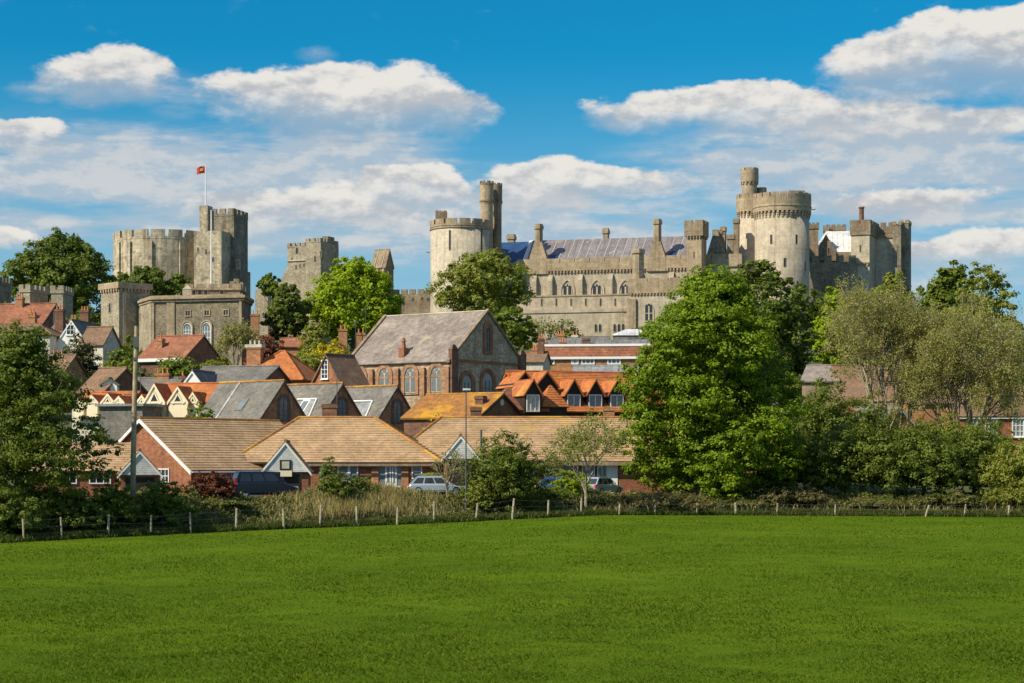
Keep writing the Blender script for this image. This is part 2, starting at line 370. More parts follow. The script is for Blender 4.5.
def thing(name, label, cat, loc=(0,0,0), rz=0, group=None):
    o = bpy.data.objects.new(name, None); C.objects.link(o); o.empty_display_size = .3
    o.location = loc; o.rotation_euler = (0, 0, rz); return tag(o, label, cat, group)
def dup(root, loc, rz, label=None, scale=1):
    def cp(o, par):
        c = o.copy(); C.objects.link(c); c.parent = par
        for ch in o.children: cp(ch, c)
        return c
    r = cp(root, None); r.location = loc; r.rotation_euler = (0, 0, rz); r.scale = (scale,)*3
    if label: r['label'] = label
    return r
def face(ox, oy, dx=1, dy=0):
    return lambda a, z, d: (ox+a*dx+d*dy, oy+a*dy-d*dx, z)
def arch(w, h, cx=0, z=0, pointed=True, n=5):
    """outline of an arched opening standing on z"""
    r = w/2; pts = [(cx-r, z), (cx+r, z)]
    if pointed:
        hs = h-w*.8
        for i in range(n+1):
            t = i/n; ang = t*R(60); pts.append((cx-r+w*math.cos(ang), z+hs+w*.92*math.sin(ang)))
        for i in range(1, n+1):
            t = 1-i/n; ang = t*R(60); pts.append((cx+r-w*math.cos(ang), z+hs+w*.92*math.sin(ang)))
    else:
        hs = h-r
        for i in range(2*n+1):
            ang = math.pi*i/(2*n); pts.append((cx+r*math.cos(ang), z+hs+r*math.sin(ang)))
    return pts
def rect(w, h, cx=0, z=0): return [(cx-w/2,z),(cx+w/2,z),(cx+w/2,z+h),(cx-w/2,z+h)]
def grow(pts, t, down=True):
    cx = sum(p[0] for p in pts)/len(pts); zs = [p[1] for p in pts]; z0, z1 = min(zs), max(zs); wd = max(p[0] for p in pts)-min(p[0] for p in pts)
    kx, kz = (wd+2*t)/wd, (z1-z0+t*(2 if down else 1))/(z1-z0)
    return [(cx+(x-cx)*kx, (z0-(t if down else 0))+(z-z0)*kz) for x, z in pts]
def window(parent, fc, a, z, w, h, frame='white_paint', glass='glass', bars=(1,1), kind='rect', fw=.09, depth=.10, sill=None, name='window'):
    pts = rect(w,h,a,z) if kind == 'rect' else arch(w,h,a,z,kind == 'pointed')
    inn = grow(pts, -fw)
    m = MB(); m.fring(fc, pts, inn, -.05, depth)
    zt = z+h-(fw if kind == 'rect' else w*.45); b = max(.035, fw*.6)
    for i in range(bars[0]):
        x = a-w/2+w*(i+1)/(bars[0]+1); top = z+h-fw if (kind == 'rect' or abs(x-a) < w*.1) else zt
        m.fprism(fc, rect(b, top-z-fw+.01, x, z+fw-.005), .012, depth*.7)
    for j in range(bars[1]):
        zz = z+(zt-z)*(j+1)/(bars[1]+1); m.fprism(fc, rect(w-1.5*fw, b, a, zz), .012, depth*.6)
    o = m.build(name, frame, parent)
    g = MB(); g.fprism(fc, inn, -.04, .011); g.build('pane', glass, o)
    if sill:
        q = MB(); q.fprism(fc, rect(w+.2, .1, a, z-.1), -.03, .18); q.build('sill', sill, o)
    return o
def chimney(parent, x, y, z0, z1, w=.9, d=.6, mat='red_brick', pots=2, potmat='terracotta', name='chimney'):
    m = MB(); m.box(x-w/2, x+w/2, y-d/2, y+d/2, z0, z1-.35)
    m.box(x-w/2-.07, x+w/2+.07, y-d/2-.07, y+d/2+.07, z1-.35, z1-.12); m.box(x-w/2-.02, x+w/2+.02, y-d/2-.02, y+d/2+.02, z1-.12, z1)
    o = m.build(name, mat, parent)
    for i in range(pots):
        p = MB(); px = x-w/2+w*(i+.5)/pots
        p.lathe(px, y, [(.12,z1-.02),(.14,z1+.1),(.10,z1+.15),(.10,z1+.5),(.14,z1+.52),(.13,z1+.6)], 10); p.build('chimney_pot', potmat, o)
    return o
# ------------------------------------------------------------------ land
EDGE = ([-400,0,256,436,600,720,1024,1400], [115,128,142,150,158,163,163,158])
EROW = [545,543,530,523,515,515,517,519]            # field boundary rows: the meadow lifts a little towards its far side
EZ = [H-(r-YH)*d/F for r, d in zip(EROW, EDGE[1])]
def X(px, D): return (px-512)/F*D
def Z(py, D): return H+(YH-py)/F*D
def sm(t): t = min(1, max(0, t)); return t*t*(3-2*t)
KX, KD = X(165, 490), 490
def groundv(x, D):
    x = np.asarray(x, float); D = np.asarray(D, float); Dc = np.maximum(D, 20); px = 512+F*x/Dc
    S = lambda t: (lambda q: q*q*(3-2*q))(np.clip(t, 0, 1))
    e = np.interp(px, *EDGE); d = D-e; ze = np.interp(px, EDGE[0], EZ)
    z = ze*S((D-50)/(e-45))+(2.45-ze)*S((d-1.2)/8)
    hill = np.interp(D, [0,178,200,240,300,360,420,470,600,900,3000], [0,0,2.2,8,14.5,20.5,26,32,29,10,0])
    z = z+hill*np.interp(px, [-700,-100,0,860,960,1150,1500], [.5,.9,1,1,.72,.42,.3])
    return np.where(D < 20, 0, z+11*np.exp(-((x-KX)**2+(D-KD)**2)/(2*17**2)))
def ground(x, D): return float(groundv(x, D))
def make_ground():
    Ds = np.concatenate([np.linspace(-60,40,6), np.linspace(48,108,16), np.linspace(110,250,110), np.linspace(256,520,50), np.linspace(540,900,16), np.array([1000,1300,1800,2600,4000])])
    us = np.concatenate([np.linspace(-3,-.75,10), np.linspace(-.7,.7,113), np.linspace(.75,3,10)])   # bearing fans out with distance
    V = []; 
    for D in Ds:
        for u in us:
            x = u*max(D*.5+20, 60); V.append((x, D, ground(x, D)))
    nu = len(us); Fq = []; mi = []
    for j in range(len(Ds)-1):
        for i in range(nu-1):
            Fq.append((j*nu+i, j*nu+i+1, (j+1)*nu+i+1, (j+1)*nu+i))
            c = np.mean([V[q] for q in Fq[-1]], axis=0); D = c[1]
            e = np.interp(512+F*c[0]/max(D, 20), *EDGE) if D > 20 else 999
            mi.append(0 if D-e < 0 else 1)
    o = raw('ground', np.array(V), np.array(Fq), 'field_turf'); o.data.materials.append(M['hill_turf'])
    o.data.polygons.foreach_set('material_index', mi); o.data.polygons.foreach_set('use_smooth', [True]*len(mi)); tag(o, kind='structure')
make_ground()
class Fr:
    """surveyed frame of a building: local x along its front, y into it, z up"""
    def __init__(s, px, D, rot, zb=None):
        s.o = (X(px, D), D); s.r = R(rot); s.c, s.s = math.cos(s.r), math.sin(s.r)
        s.zb = ground(*s.o) if zb is None else zb
    def lx(s, px, yo=0):
        q = (px-512)/F; return (q*(s.o[1]+yo*s.c)-s.o[0]+yo*s.s)/(s.c-q*s.s)
    def ly(s, px, lx=0):
        q = (px-512)/F; return (s.o[0]+lx*s.c-q*(s.o[1]+lx*s.s))/(s.s+q*s.c)
    def lz(s, py, lx=0, ly=0): return Z(py, s.o[1]+lx*s.s+ly*s.c)-s.zb
    def pz(s, px, py, yo=0): return s.lz(py, s.lx(px, yo), yo)
    def thing(s, name, label, cat, group=None): return thing(name, label, cat, (s.o[0], s.o[1], s.zb), s.r, group)
# ------------------------------------------------------------------ battlements
def merlons(m, a, b, t, z, h, mw=1.6, gap=.7):
    L = math.hypot(b[0]-a[0], b[1]-a[1]); n = max(1, round((L+gap)/(mw+gap))); mw = (L-gap*(n-1))/n
    ux, uy = (b[0]-a[0])/L, (b[1]-a[1])/L
    for i in range(n):
        p = i*(mw+gap); m.seg((a[0]+ux*p, a[1]+uy*p), (a[0]+ux*(p+mw), a[1]+uy*(p+mw)), t, z, z+h)
def boxparapet(m, x0, x1, y0, y1, z, hs, hm, t=.5, mw=1.5, gap=.7):
    """solid parapet then merlons round a rectangle"""
    for a, b in (((x0,y0),(x1,y0)), ((x1,y0+t),(x1,y1-t)), ((x1,y1),(x0,y1)), ((x0,y1-t),(x0,y0+t))):
        m.seg(a, b, t, z, z+hs); merlons(m, a, b, t, z+hs-.003, hm, mw, gap)
def corbels(m, x0, x1, y, z, step=.8, w=.35, d=.35, h=.5):
    n = int((x1-x0)/step); m.box(x0, x1, y-.06, y+.05, z-h, z+.001)
    for i in range(n): x = x0+(i+.5)*(x1-x0)/n; m.box(x-w/2, x+w/2, y-d, y+.05, z-h, z)
def roundparapet(m, cx, cy, r, z, hs, hm, t=.6, n=12, frac=.68, rot=0.):
    m.arc(cx, cy, r-t, r, 0, math.pi*2-.0001, z, z+hs, 48)
    for i in range(n):
        a = rot+2*math.pi*i/n; m.arc(cx, cy, r-t, r, a, a+2*math.pi/n*frac, z+hs-.003, z+hs+hm, 4)
def slit(parent, fc, a, z, w=.3, h=1.6): 
    return window(parent, fc, a, z, w, h, 'brown_stone', 'old_glass', (0,0), 'rect', .09, .06, name='arrow_slit')
def cyl_face(cx, cy, r, px, D):                              # wall face on a drum where bearing px meets it
    q = (px-512)/F; dx = q*D-cx; a = math.asin(max(-1, min(1, dx/r)))
    nx, ny = math.sin(a), -math.cos(a)
    return face(cx+nx*r, cy+ny*r, -ny, nx)
# ================================================================== the castle
def drum_face(wx, D, r, px):
    a = math.asin(max(-1, min(1, ((px-512)/F*(D-r*.8)-wx)/r))); nx, ny = math.sin(a), -math.cos(a)
    return face(nx*r, ny*r, -ny, nx)
# ---- shell keep with its tall square tower
def keep():
    D = KD; wx = X(163.5, D); zb = ground(wx, D)-3; T = thing('castle_keep', 'round grey stone keep with battlements and tall square tower on the wooded mound', 'castle', (wx, D, zb))
    r = 12.1; zt = Z(240, D-8)-zb
    m = MB(); m.lathe(0, 0, [(r+.8,0),(r+.25,4),(r,6),(r,zt)], 56); m.build('shell_wall', 'keep_stone', T)
    m = MB(); roundparapet(m, 0, 0, r+.05, zt-.01, .5, 1.7, .8, 18, .80, .1); m.build('battlement', 'keep_stone', T)
    for px in (130, 152, 182, 118):
        f = drum_face(wx, D, r, px); m = MB(); m.fprism(f, rect(1.1, zt-.6, 0, 0), -.3, .45); m.build('buttress', 'keep_stone', T)
    # forebuilding
    f = Fr(194, 476.5, -12, zb); m = MB()
    def loc(lx, ly): return (f.o[0]+lx*f.c-ly*f.s-wx, f.o[1]+lx*f.s+ly*f.c-D)
    x1 = f.lx(221.5); h = f.pz(205, 231)
    m.prism([loc(0,0), loc(x1,0), loc(x1,9), loc(0,9)], 0, h); m.build('forebuilding', 'keep_stone', T)
    # ruined lower stair
    m = MB(); a, b = f.lx(214), f.lx(222.5)
    for i in range(6): m.prism([loc(a+i*.45-.2,-2.2), loc(b+.6,-2.2), loc(b+.6,.2), loc(a+i*.45-.2,.2)], 0 if i == 0 else f.pz(215, 287-(i-1)*2.2)+.0, f.pz(215, 287-i*2.2))
    m.build('ruined_stair', 'keep_stone', T)
    # tall tower
    g = Fr(202, 483, -14, zb)
    def lt(lx, ly): return (g.o[0]+lx*g.c-ly*g.s-wx, g.o[1]+lx*g.s+ly*g.c-D)
    x1 = g.lx(234); h = g.pz(225, 216); m = MB()
    m.prism([lt(0,0), lt(x1,0), lt(x1,9), lt(0,9)], 0, h); tw = m.build('tower', 'dark_stone', T)
    m = MB(); q = [lt(-.05,-.05), lt(x1+.05,-.05), lt(x1+.05,9), lt(-.05,9)]
    for i in range(4):
        a, b = q[i], q[(i+1) % 4]; m.seg(a, b, .6, h-.01, h+.7); merlons(m, a, b, .6, h+.697, 1.1, 1.5, .75)
    m.build('tower_battlement', 'dark_stone', T)
    m = MB(); a, b = g.lx(199.5,-1.2), g.lx(207.5,-1.2); h2 = g.pz(204, 206)
    m.prism([lt(a,-1.2), lt(b,-1.2), lt(b,2), lt(a,2)], 0, h2); m.build('stair_turret', 'keep_stone', T)
    m = MB(); a, b = g.lx(240,-.8), g.lx(240,-.8)
    m.prism([lt(g.lx(222,-.8),-.8), lt(b,-.8), lt(b,6), lt(g.lx(222,-.8),6)], 0, g.pz(240, 270)); m.build('plinth', 'dark_stone', T)
    m = MB(); a = g.lx(236,-.5); m.prism([lt(a,-.7), lt(a+.9,-.7), lt(a+.9,.2), lt(a,.2)], 0, g.pz(242, 259)); m.build('pinnacle', 'keep_stone', T)
    for px in (226, 229):
        c = g.lx(px); o = lt(c, 0); window(T, face(o[0], o[1], g.c, g.s), 0, g.pz(px, 238), .62, 1.6, 'dark_stone', 'old_glass', (0,0), 'pointed', .07, .12)
    for px, py in ((198, 252), (206, 254), (213, 262)):
        o = loc(f.lx(px), 0); window(T, face(o[0], o[1], f.c, f.s), 0, f.pz(px, py), .45, 1.2, 'keep_stone', 'old_glass', (0,0), 'round', .06, .06)
    # dark scars where floors and stairs once joined the wall
keep()
# flag and flagpoles
def flagpole(px, py0, py1, D, r, label):
    x = X(px, D); z0, z1 = Z(py1, D), Z(py0, D); T = thing('flagpole', label, 'flagpole', (x, D, z0))
    m = MB(); m.tube([(0,0,0), (0,0,(z1-z0)*.5), (0,0,z1-z0)], [r*1.15, r, r*.8], 8); m.build('pole', 'white_paint', T)
    m = MB(); m.lathe(0, 0, [(.02,z1-z0),(.16,z1-z0+.1),(.16,z1-z0+.22),(.02,z1-z0+.32)], 8); m.build('finial', 'white_paint', T)
    return x, z1
fx, fz = flagpole(205.6, 166, 207, 482.3, .14, 'thin white flagpole on the keep tower, flying the red flag')
flagpole(211.3, 212, 290, 340, .13, 'tall bare white flagpole without a flag, in front of the keep')
def flag():
    m = MB(); n = 8; w_, h_ = 2.0, 1.7; V = []; Fc = []
    for j in range(5):
        for i in range(n+1):
            u = i/n; V.append((-u*w_, .28*math.sin(u*7)*u, -j/4*h_-.25*u*u+.1*math.sin(u*5)))
    for j in range(4):
        for i in range(n): Fc.append((j*(n+1)+i, j*(n+1)+i+1, (j+1)*(n+1)+i+1, (j+1)*(n+1)+i))
    m.add(V, Fc); o = m.build('flag', 'flag_red'); o.location = (fx-.13, 482.3, fz-.1)
    s = o.modifiers.new('solid', 'SOLIDIFY'); s.thickness = .03
    tag(o, 'small red and gold flag streaming from the pole on the keep tower', 'flag')
    e = MB()
    for (a, b, c, d) in ((-1.3,-.6,.6,.25), (-1.0,-.95,.75,.2), (-1.25,-1.2,.3,.25)):
        e.box(a, a+c, -.28, .26, b-d, b)
    ob = MB(); 
    for i in range(5): ob.quad((-.55-i*.13,-.14-.01*i,-.45-i*.03), (-.68-i*.13,-.15,-.47-i*.03), (-.68-i*.13,-.15,-1.15+.1*(i%2)), (-.55-i*.13,-.14-.01*i,-1.2+.12*(i%2)))
    ob.build('emblem', 'flag_gold', o)
flag()
# ---- ruined gate tower
def gate_tower():
    f = Fr(287, 466, -24); T = f.thing('gate_tower', 'ruined pale flint gate tower with stepped broken top behind the bright green tree', 'tower')
    xa, xb, xc = f.lx(287.5), f.lx(310), f.lx(325); h1, h2, h3 = f.pz(298, 247), f.pz(322, 243), f.pz(333, 235)
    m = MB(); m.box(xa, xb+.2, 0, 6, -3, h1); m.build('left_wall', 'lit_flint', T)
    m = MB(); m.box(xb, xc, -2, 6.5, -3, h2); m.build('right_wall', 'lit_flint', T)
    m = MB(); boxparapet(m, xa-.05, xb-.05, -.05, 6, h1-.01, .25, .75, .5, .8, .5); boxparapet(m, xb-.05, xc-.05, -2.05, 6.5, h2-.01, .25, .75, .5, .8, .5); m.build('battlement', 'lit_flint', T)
    m = MB(); m.box(xc-1.6, xc-.02, 1.5, 4.5, h2-.5, h3); m.build('corner_turret', 'dark_stone', T)
    m = MB()                                                     # broken flank wall falling away to the left
    x0 = f.lx(276); m.loft([(x0,0,-3),(xa,0,-3),(xa,0,f.pz(287,266)),(x0+1.2,0,f.pz(279,281)),(x0,0,f.pz(277,287))], [(x0,3,-3),(xa,3,-3),(xa,3,f.pz(287,266)),(x0+1.2,3,f.pz(279,281)),(x0,3,f.pz(277,287))]); m.build('ruined_flank', 'lit_flint', T)
    F0, F1 = face(0, 0), face(0, -2)
    for px, py, w_, h_ in ((297, 254, .7, 1.6), (307, 256, .5, 1.4), (292, 262, .5, 1.2)): window(T, F0, f.lx(px), f.pz(px, py), w_, h_, 'lit_flint', 'old_glass', (0,0), 'pointed', .07, .08)
    for px, py in ((300, 268), (304, 267), (308, 266), (296, 269)): window(T, F0, f.lx(px), f.pz(px, py), .4, .9, 'lit_flint', 'old_glass', (0,0), 'rect', .06, .06)
    for px, py in ((321, 257), (315, 262)): window(T, F1, f.lx(px, -2), f.pz(px, py, -2), .45, 1.5, 'lit_flint', 'old_glass', (0,0), 'rect', .06, .06)
    m = MB(); m.box(xa-.05, xb-.4, -.25, .1, f.pz(298, 261), f.pz(298, 261)+.3); m.build('string_course', 'pale_stone', T)
    g = Fr(255, 452, -20); W = g.thing('ruined_wall', 'broken stub of pale stone wall left of the ruined gate tower', 'wall')
    m = MB(); x1 = g.lx(268); m.box(0, x1, 0, 1.6, -4, g.pz(261, 290)); m.box(.5, x1-.6, .1, 1.5, g.pz(261,290)-.01, g.pz(261, 288)); m.build('masonry', 'lit_flint', W)
    # gabled turret
    u = Fr(371.5, 462, -34); T = u.thing('gabled_turret', 'narrow stone turret with a steep stone gabled roof beside the green tree', 'turret')
    x1 = u.lx(385.5); y1 = u.ly(393.5, x1); ze = u.pz(378, 267); zr = ze+4.2
    m = MB(); pr = [(0,-3),(y1,-3),(y1,ze),(y1/2,zr-.2),(0,ze)]; m.loft([(0,y,z) for y,z in pr], [(x1,y,z) for y,z in pr]); m.build('wall', 'brown_stone', T)
    m = MB(); m.slope((-.15,-.25,ze-.3), (x1+.15,-.25,ze-.3), (x1+.15,y1/2,zr), (-.15,y1/2,zr)); m.slope((-.15,y1+.25,ze-.3), (x1+.15,y1+.25,ze-.3), (x1+.15,y1/2,zr), (-.15,y1/2,zr)); m.build('roof', 'brown_stone', T)
    for i in range(3):
        m = MB(); xx = .35+i*(x1-.7)/2; m.box(xx-.28, xx+.28, -.5, .02, -3, ze-.5); m.build('buttress', 'gold_stone', T)
    for i in range(2):
        m = MB(); xx = (i+.5)*x1/2; m.slope((xx-.12,-.4,ze-.25), (xx+.12,-.4,ze-.25), (xx+.12,y1/2,zr+.15), (xx-.12,y1/2,zr+.15), .2); m.build('roof_rib', 'gold_stone', T)
    window(T, face(x1, 0, 0, 1), y1*.5, ze-1.2, .5, 1.6, 'gold_stone', 'old_glass', (0,0), 'pointed', .07, .08)
    # curtain wall to the great drum
    g = Fr(393, 462, -10); T = g.thing('curtain_wall', 'low rubble curtain wall with battlements running to the pale round tower', 'wall')
    x1 = g.lx(440); h = g.pz(415, 294); m = MB(); m.box(0, x1, 0, 2, -4, h); m.build('wall', 'brown_stone', T)
    m = MB(); merlons(m, (0,-.03), (x1,-.03), .6, h-.01, 1.1, 1.5, .5); m.build('battlement', 'brown_stone', T)
    for px, py in ((403, 301), (413, 301), (422, 300), (428, 301)): window(T, face(0, 0), g.lx(px), g.pz(px, py), .5, .7, 'brown_stone', 'old_glass', (0,0), 'rect', .06, .06)
gate_tower()
# ---- pale round tower with twin stair turrets
def round_tower():
    D = 450; px0 = 461; wx = X(px0, D); zb = ground(wx, D)-2; T = thing('round_tower', 'pale round stone tower with two tall stair turrets at its right side', 'tower', (wx, D, zb))
    r = 30.5*D/F; zt = Z(225, D-r)-zb
    m = MB(); m.lathe(0, 0, [(r+.35,0),(r+.1,9),(r,12),(r,zt)], 64); m.build('drum', 'pale_stone', T, True)
    m = MB(); roundparapet(m, 0, 0, r+.12, zt-.01, .5, 1.1, .7, 14, .80, .2); m.build('battlement', 'gold_stone', T)
    m = MB(); m.arc(0, 0, r-.2, r+.2, 0, 6.2831, zt-.5, zt-.2, 64); m.build('string_course', 'gold_stone', T)
    for px, y0, y1 in ((450, 250, 230), (481.5, 252, 226)): slit(T, drum_face(wx, D, r, px), 0, Z(y0, D-r)-zb, .5, Z(y1, D)-Z(y0, D))
    for (px, hw, pt, pc, dy) in ((486.7, 6.6, 181.5, 202, -1.3), (496.8, 5.2, 183.5, 203, 2.2)):
        DD = D+dy; cx = X(px, DD)-wx; rr = hw*DD/F; z1 = Z(pt, DD)-zb; zc = Z(pc, DD)-zb
        m = MB(); m.lathe(cx, dy, [(rr*.93,0),(rr*.93,zc-.7),(rr*1.04,zc),(rr*1.04,z1-.9)], 24); t = m.build('stair_turret', 'brown_stone' if dy > 0 else 'gold_stone', T, False)
        m = MB(); m.arc(cx, dy, rr*.7, rr*1.12, 0, 6.2831, zc-.02, zc+.35, 24); m.build('string_course', 'brown_stone', t)
        m = MB(); roundparapet(m, cx, dy, rr*1.06, z1-.92, .35, .6, .35, 7, .62, .3); m.build('battlement', 'brown_stone', t)
    m = MB(); a = X(435.5, D)-wx; b = X(447, D)-wx; m.box(a, b, -.5, 1.5, zt-.5, Z(211.5, D)-zb); m.build('roof_hut', 'brown_stone', T)
    for px in (437, 440.5, 445):
        m = MB(); c = X(px, D)-wx; m.box(c-.3, c+.3, .2, .8, Z(213, D)-zb, Z(210.3, D)-zb); m.build('chimney', 'brown_stone', T)
    m = MB(); m.tube([(-r-.1,-.5,zt-5.4),(-r-.9,-.6,zt-5.3)], [.12,.12]); m.build('gargoyle', 'brown_stone', T)
round_tower()
# ---- the long state range
def range_():
    f = Fr(512, 452, -15, 33); T = f.thing('castle_range', 'long stone castle range with pointed windows, buttresses, chimneys and a lead roof', 'castle')
    x0, x1 = f.lx(497), f.lx(742); zp = f.pz(600, 270); zt = f.pz(600, 259.5)
    m = MB(); m.box(x0, x1, 0, 15, -7, zp+.3); m.build('wall', 'cream_stone', T)
    # lead roof
    yr = 7.5; zr = f.pz(590, 239, yr); ze = zt-1.2
    xs = f.lx(524)
    m = MB(); m.slope((xs,.3,ze), (f.lx(690,1),.3,ze), (f.lx(690,yr),yr,zr), (xs,yr,zr)); m.slope((xs,14.7,ze), (f.lx(690,1),14.7,ze), (f.lx(690,yr),yr,zr), (xs,yr,zr)); m.build('lead_roof', 'lead_roof', T)
    m = MB(); m.slope((f.lx(500),.3,ze+.2), (f.lx(521,1),.3,ze+.2), (f.lx(529,yr),yr,zr-.2), (f.lx(500,yr),yr,zr-.2)); m.build('sky_tinted_roof', 'sky_tinted_lead', T)  # blue here is mirrored sky painted on the lead, not coloured sheeting
    m = MB(); m.slope((f.lx(521.5,1),.28,ze+.16), (f.lx(526,1),.28,ze+.16), (f.lx(533,yr),yr,zr+.06), (f.lx(529.5,yr),yr,zr+.06)); m.build('roof_flashing', 'pale_lead', T)
    for px in (548, 557, 566, 575, 584, 593, 602, 611, 620, 629, 638, 647, 667, 676):
        m = MB(); xx = f.lx(px, 2); m.slope((xx,.25,ze+.06), (xx+.2,.25,ze+.06), (xx+1.0,yr,zr+.05), (xx+.8,yr,zr+.05), .06); m.build('roof_seam', 'lead_seam', T)
    for px, wd in ((552, 1.9), (671, 1.7)):
        m = MB(); xx = f.lx(px, 2.2); z = ze+1.35; m.loft([(xx-wd/2,1.5,z),(xx+wd/2,1.5,z),(xx+wd/2+.4,3.3,z+1.6),(xx-wd/2+.4,3.3,z+1.6)], [(xx-wd/2,3.2,z),(xx+wd/2,3.2,z),(xx+wd/2+.3,4.2,z+1.2),(xx-wd/2+.3,4.2,z+1.2)]); m.build('skylight', 'sky_tinted_lead', T)
    # parapet, corbel table
    m = MB(); xa = f.lx(517); m.box(xa, x1, -.38, .3, zp, zt-.5)
    merlons(m, (xa,-.4), (x1,-.4), .6, zt-.503, .95, 3.1, .32); m.build('parapet', 'gold_stone', T)
    m = MB(); corbels(m, xa, f.lx(686), 0, zp-.003, .75, .36, .36, .55); m.build('corbel_table', 'gold_stone', T)
    zs = f.pz(590, 297)
    for px in (535, 551, 581, 611, 641, 672):
        c = f.lx(px); m = MB(); m.box(c-.5, c+.5, -.9, .02, 0, zp-2.2); m.loft([(c-.5,-.9,zp-2.2),(c+.5,-.9,zp-2.2),(c+.5,.02,zp-2.2),(c-.5,.02,zp-2.2)], [(c-.5,-.35,zp-.9),(c+.5,-.35,zp-.9),(c+.5,.02,zp-.9),(c-.5,.02,zp-.9)]); m.build('buttress', 'cream_stone', T)
    FF = face(0, 0)
    for px in (523, 567.5, 597, 625.5, 657):
        c = f.lx(px); zw = f.pz(px, 296); h = f.pz(px, 280.5)-zw
        m = MB(); po = arch(3.4, h+.5, c, zw-.1); m.fring(FF, po, grow(po, -.35), -.02, .22); m.build('blind_arch', 'pale_stone', T)
        m = MB(); m.fprism(FF, arch(2.3, h*.82, c, zw), -.02, .12); m.build('tracery', 'pale_stone', T)
        for s in (-.55, .55):
            q = arch(.72, h*.62, c+s, zw+.25); g = MB(); g.fprism(FF, q, .05, .135); g.build('window_light', 'old_glass', T)
        g = MB(); g.fprism(FF, arch(.5, .6, c, zw+h*.60), .05, .137); g.build('window_light', 'old_glass', T)
    # terraces
    m = MB(); m.box(f.lx(497,-3), f.lx(636,-3), -3, .02, -7, zs); m.build('terrace_wall', 'cream_stone', T)
    z2 = f.pz(590, 310, -5); m = MB(); m.box(f.lx(497,-5), f.lx(636,-5), -5, -2.9, -7, z2); m.box(f.lx(497,-5), f.lx(636,-5), -5.2, -4.6, z2-.5, z2+.15); m.build('terrace_wall', 'cream_stone', T)
    m = MB(); m.box(f.lx(500,-3), f.lx(632,-3), -3.15, -2.4, zs-.02, zs+.3); m.build('terrace_coping', 'gold_stone', T)
    for i in range(9):
        px = 527+i*14.7; c = f.lx(px, -3); s = window(T, face(0, -3), c, f.pz(px, 306, -3), .42, 1.7, 'brown_stone', 'old_glass', (0,0), 'rect', .08, .06, name='terrace_slot')
    for px in (535, 565, 595, 625):
        c = f.lx(px, -5); window(T, face(0, -5), c, f.pz(px, 313, -5), .6, .6, 'brown_stone', 'old_glass', (0,0), 'rect', .07, .06, name='vent')
    for px, n in ((598, 2), (619, 3), (560, 2)):
        for i in range(n):
            c = f.lx(px, -5)+(i-(n-1)/2)*.95; window(T, face(0, -5), c, f.pz(px, 332, -5), .72, 1.9, 'pale_stone', 'old_glass', (0,0), 'pointed', .07, .1)
    # chimneys rising from the parapet on gabled shoulders
    for px, pt, wd in ((538.3, 224, 2.0), (657, 219, 2.0)):
        c = f.lx(px); ztop = f.pz(px, pt); m = MB()
        zsh = f.pz(px, 257)+.4
        m.box(c-2.0, c+2.0, -.42, 1.6, zp-.6, zsh-.6)
        m.loft([(c-2.0,-.42,zsh-.6),(c+2.0,-.42,zsh-.6),(c+2.0,1.6,zsh-.6),(c-2.0,1.6,zsh-.6)], [(c-wd*.42,-.3,zsh+3.0),(c+wd*.42,-.3,zsh+3.0),(c+wd*.42,1.4,zsh+3.0),(c-wd*.42,1.4,zsh+3.0)])
        m.prism([(c+wd*.4*a, .55+wd*.4*b) for a, b in ((-1,-.5),(-.5,-1),(.5,-1),(1,-.5),(1,.5),(.5,1),(-.5,1),(-1,.5))], zsh+2.95, ztop-1.1)
        m.prism([(c+wd*.5*a, .55+wd*.5*b) for a, b in ((-1,-.5),(-.5,-1),(.5,-1),(1,-.5),(1,.5),(.5,1),(-.5,1),(-1,.5))], ztop-1.1, ztop-.35)
        m.prism([(c+wd*.42*a, .55+wd*.42*b) for a, b in ((-1,-.5),(-.5,-1),(.5,-1),(1,-.5),(1,.5),(.5,1),(-.5,1),(-1,.5))], ztop-.35, ztop)
        m.build('chimney', 'gold_stone', T)
    for px, pt, hw in ((606, 228.5, 3.2), (511.5, 234.5, 4.2)):
        c = f.lx(px, 10); ztop = f.pz(px, pt, 10); a = hw*.226
        m = MB(); m.box(c-a*.8, c+a*.8, 9.2, 10.8, zp, ztop-1.2); m.box(c-a, c+a, 9, 11, ztop-1.2, ztop-.4); m.box(c-a*.85, c+a*.85, 9.1, 10.9, ztop-.4, ztop); m.build('chimney', 'gold_stone', T)
    # parapeted stack left of the square tower and low gabled roofs right of it
    m = MB(); c = f.lx(712, 3); z = zt-.4
    a, b = f.lx(706, 3), f.lx(727, 3); mid = (a+b)/2; zg = f.pz(717, 231, 3)
    m.loft([(a,2,z),(b,2,z),(mid+.4,2,zg),(mid-.4,2,zg)], [(a,8,z),(b,8,z),(mid+.4,8,zg),(mid-.4,8,zg)]); m.build('gable_roof', 'dark_stone', T)
    for px, pt, hw in ((718, 230, 5), (723.5, 227, 2.6), (731, 235, 4), (736.5, 219, 3)):
        c = f.lx(px, 4); ztop = f.pz(px, pt, 4); a = hw*.224; m = MB(); m.box(c-a*.85, c+a*.85, 3.2, 4.8, zp, ztop-1); m.box(c-a, c+a, 3, 5, ztop-1, ztop); m.build('chimney', 'brown_stone', T)
range_()
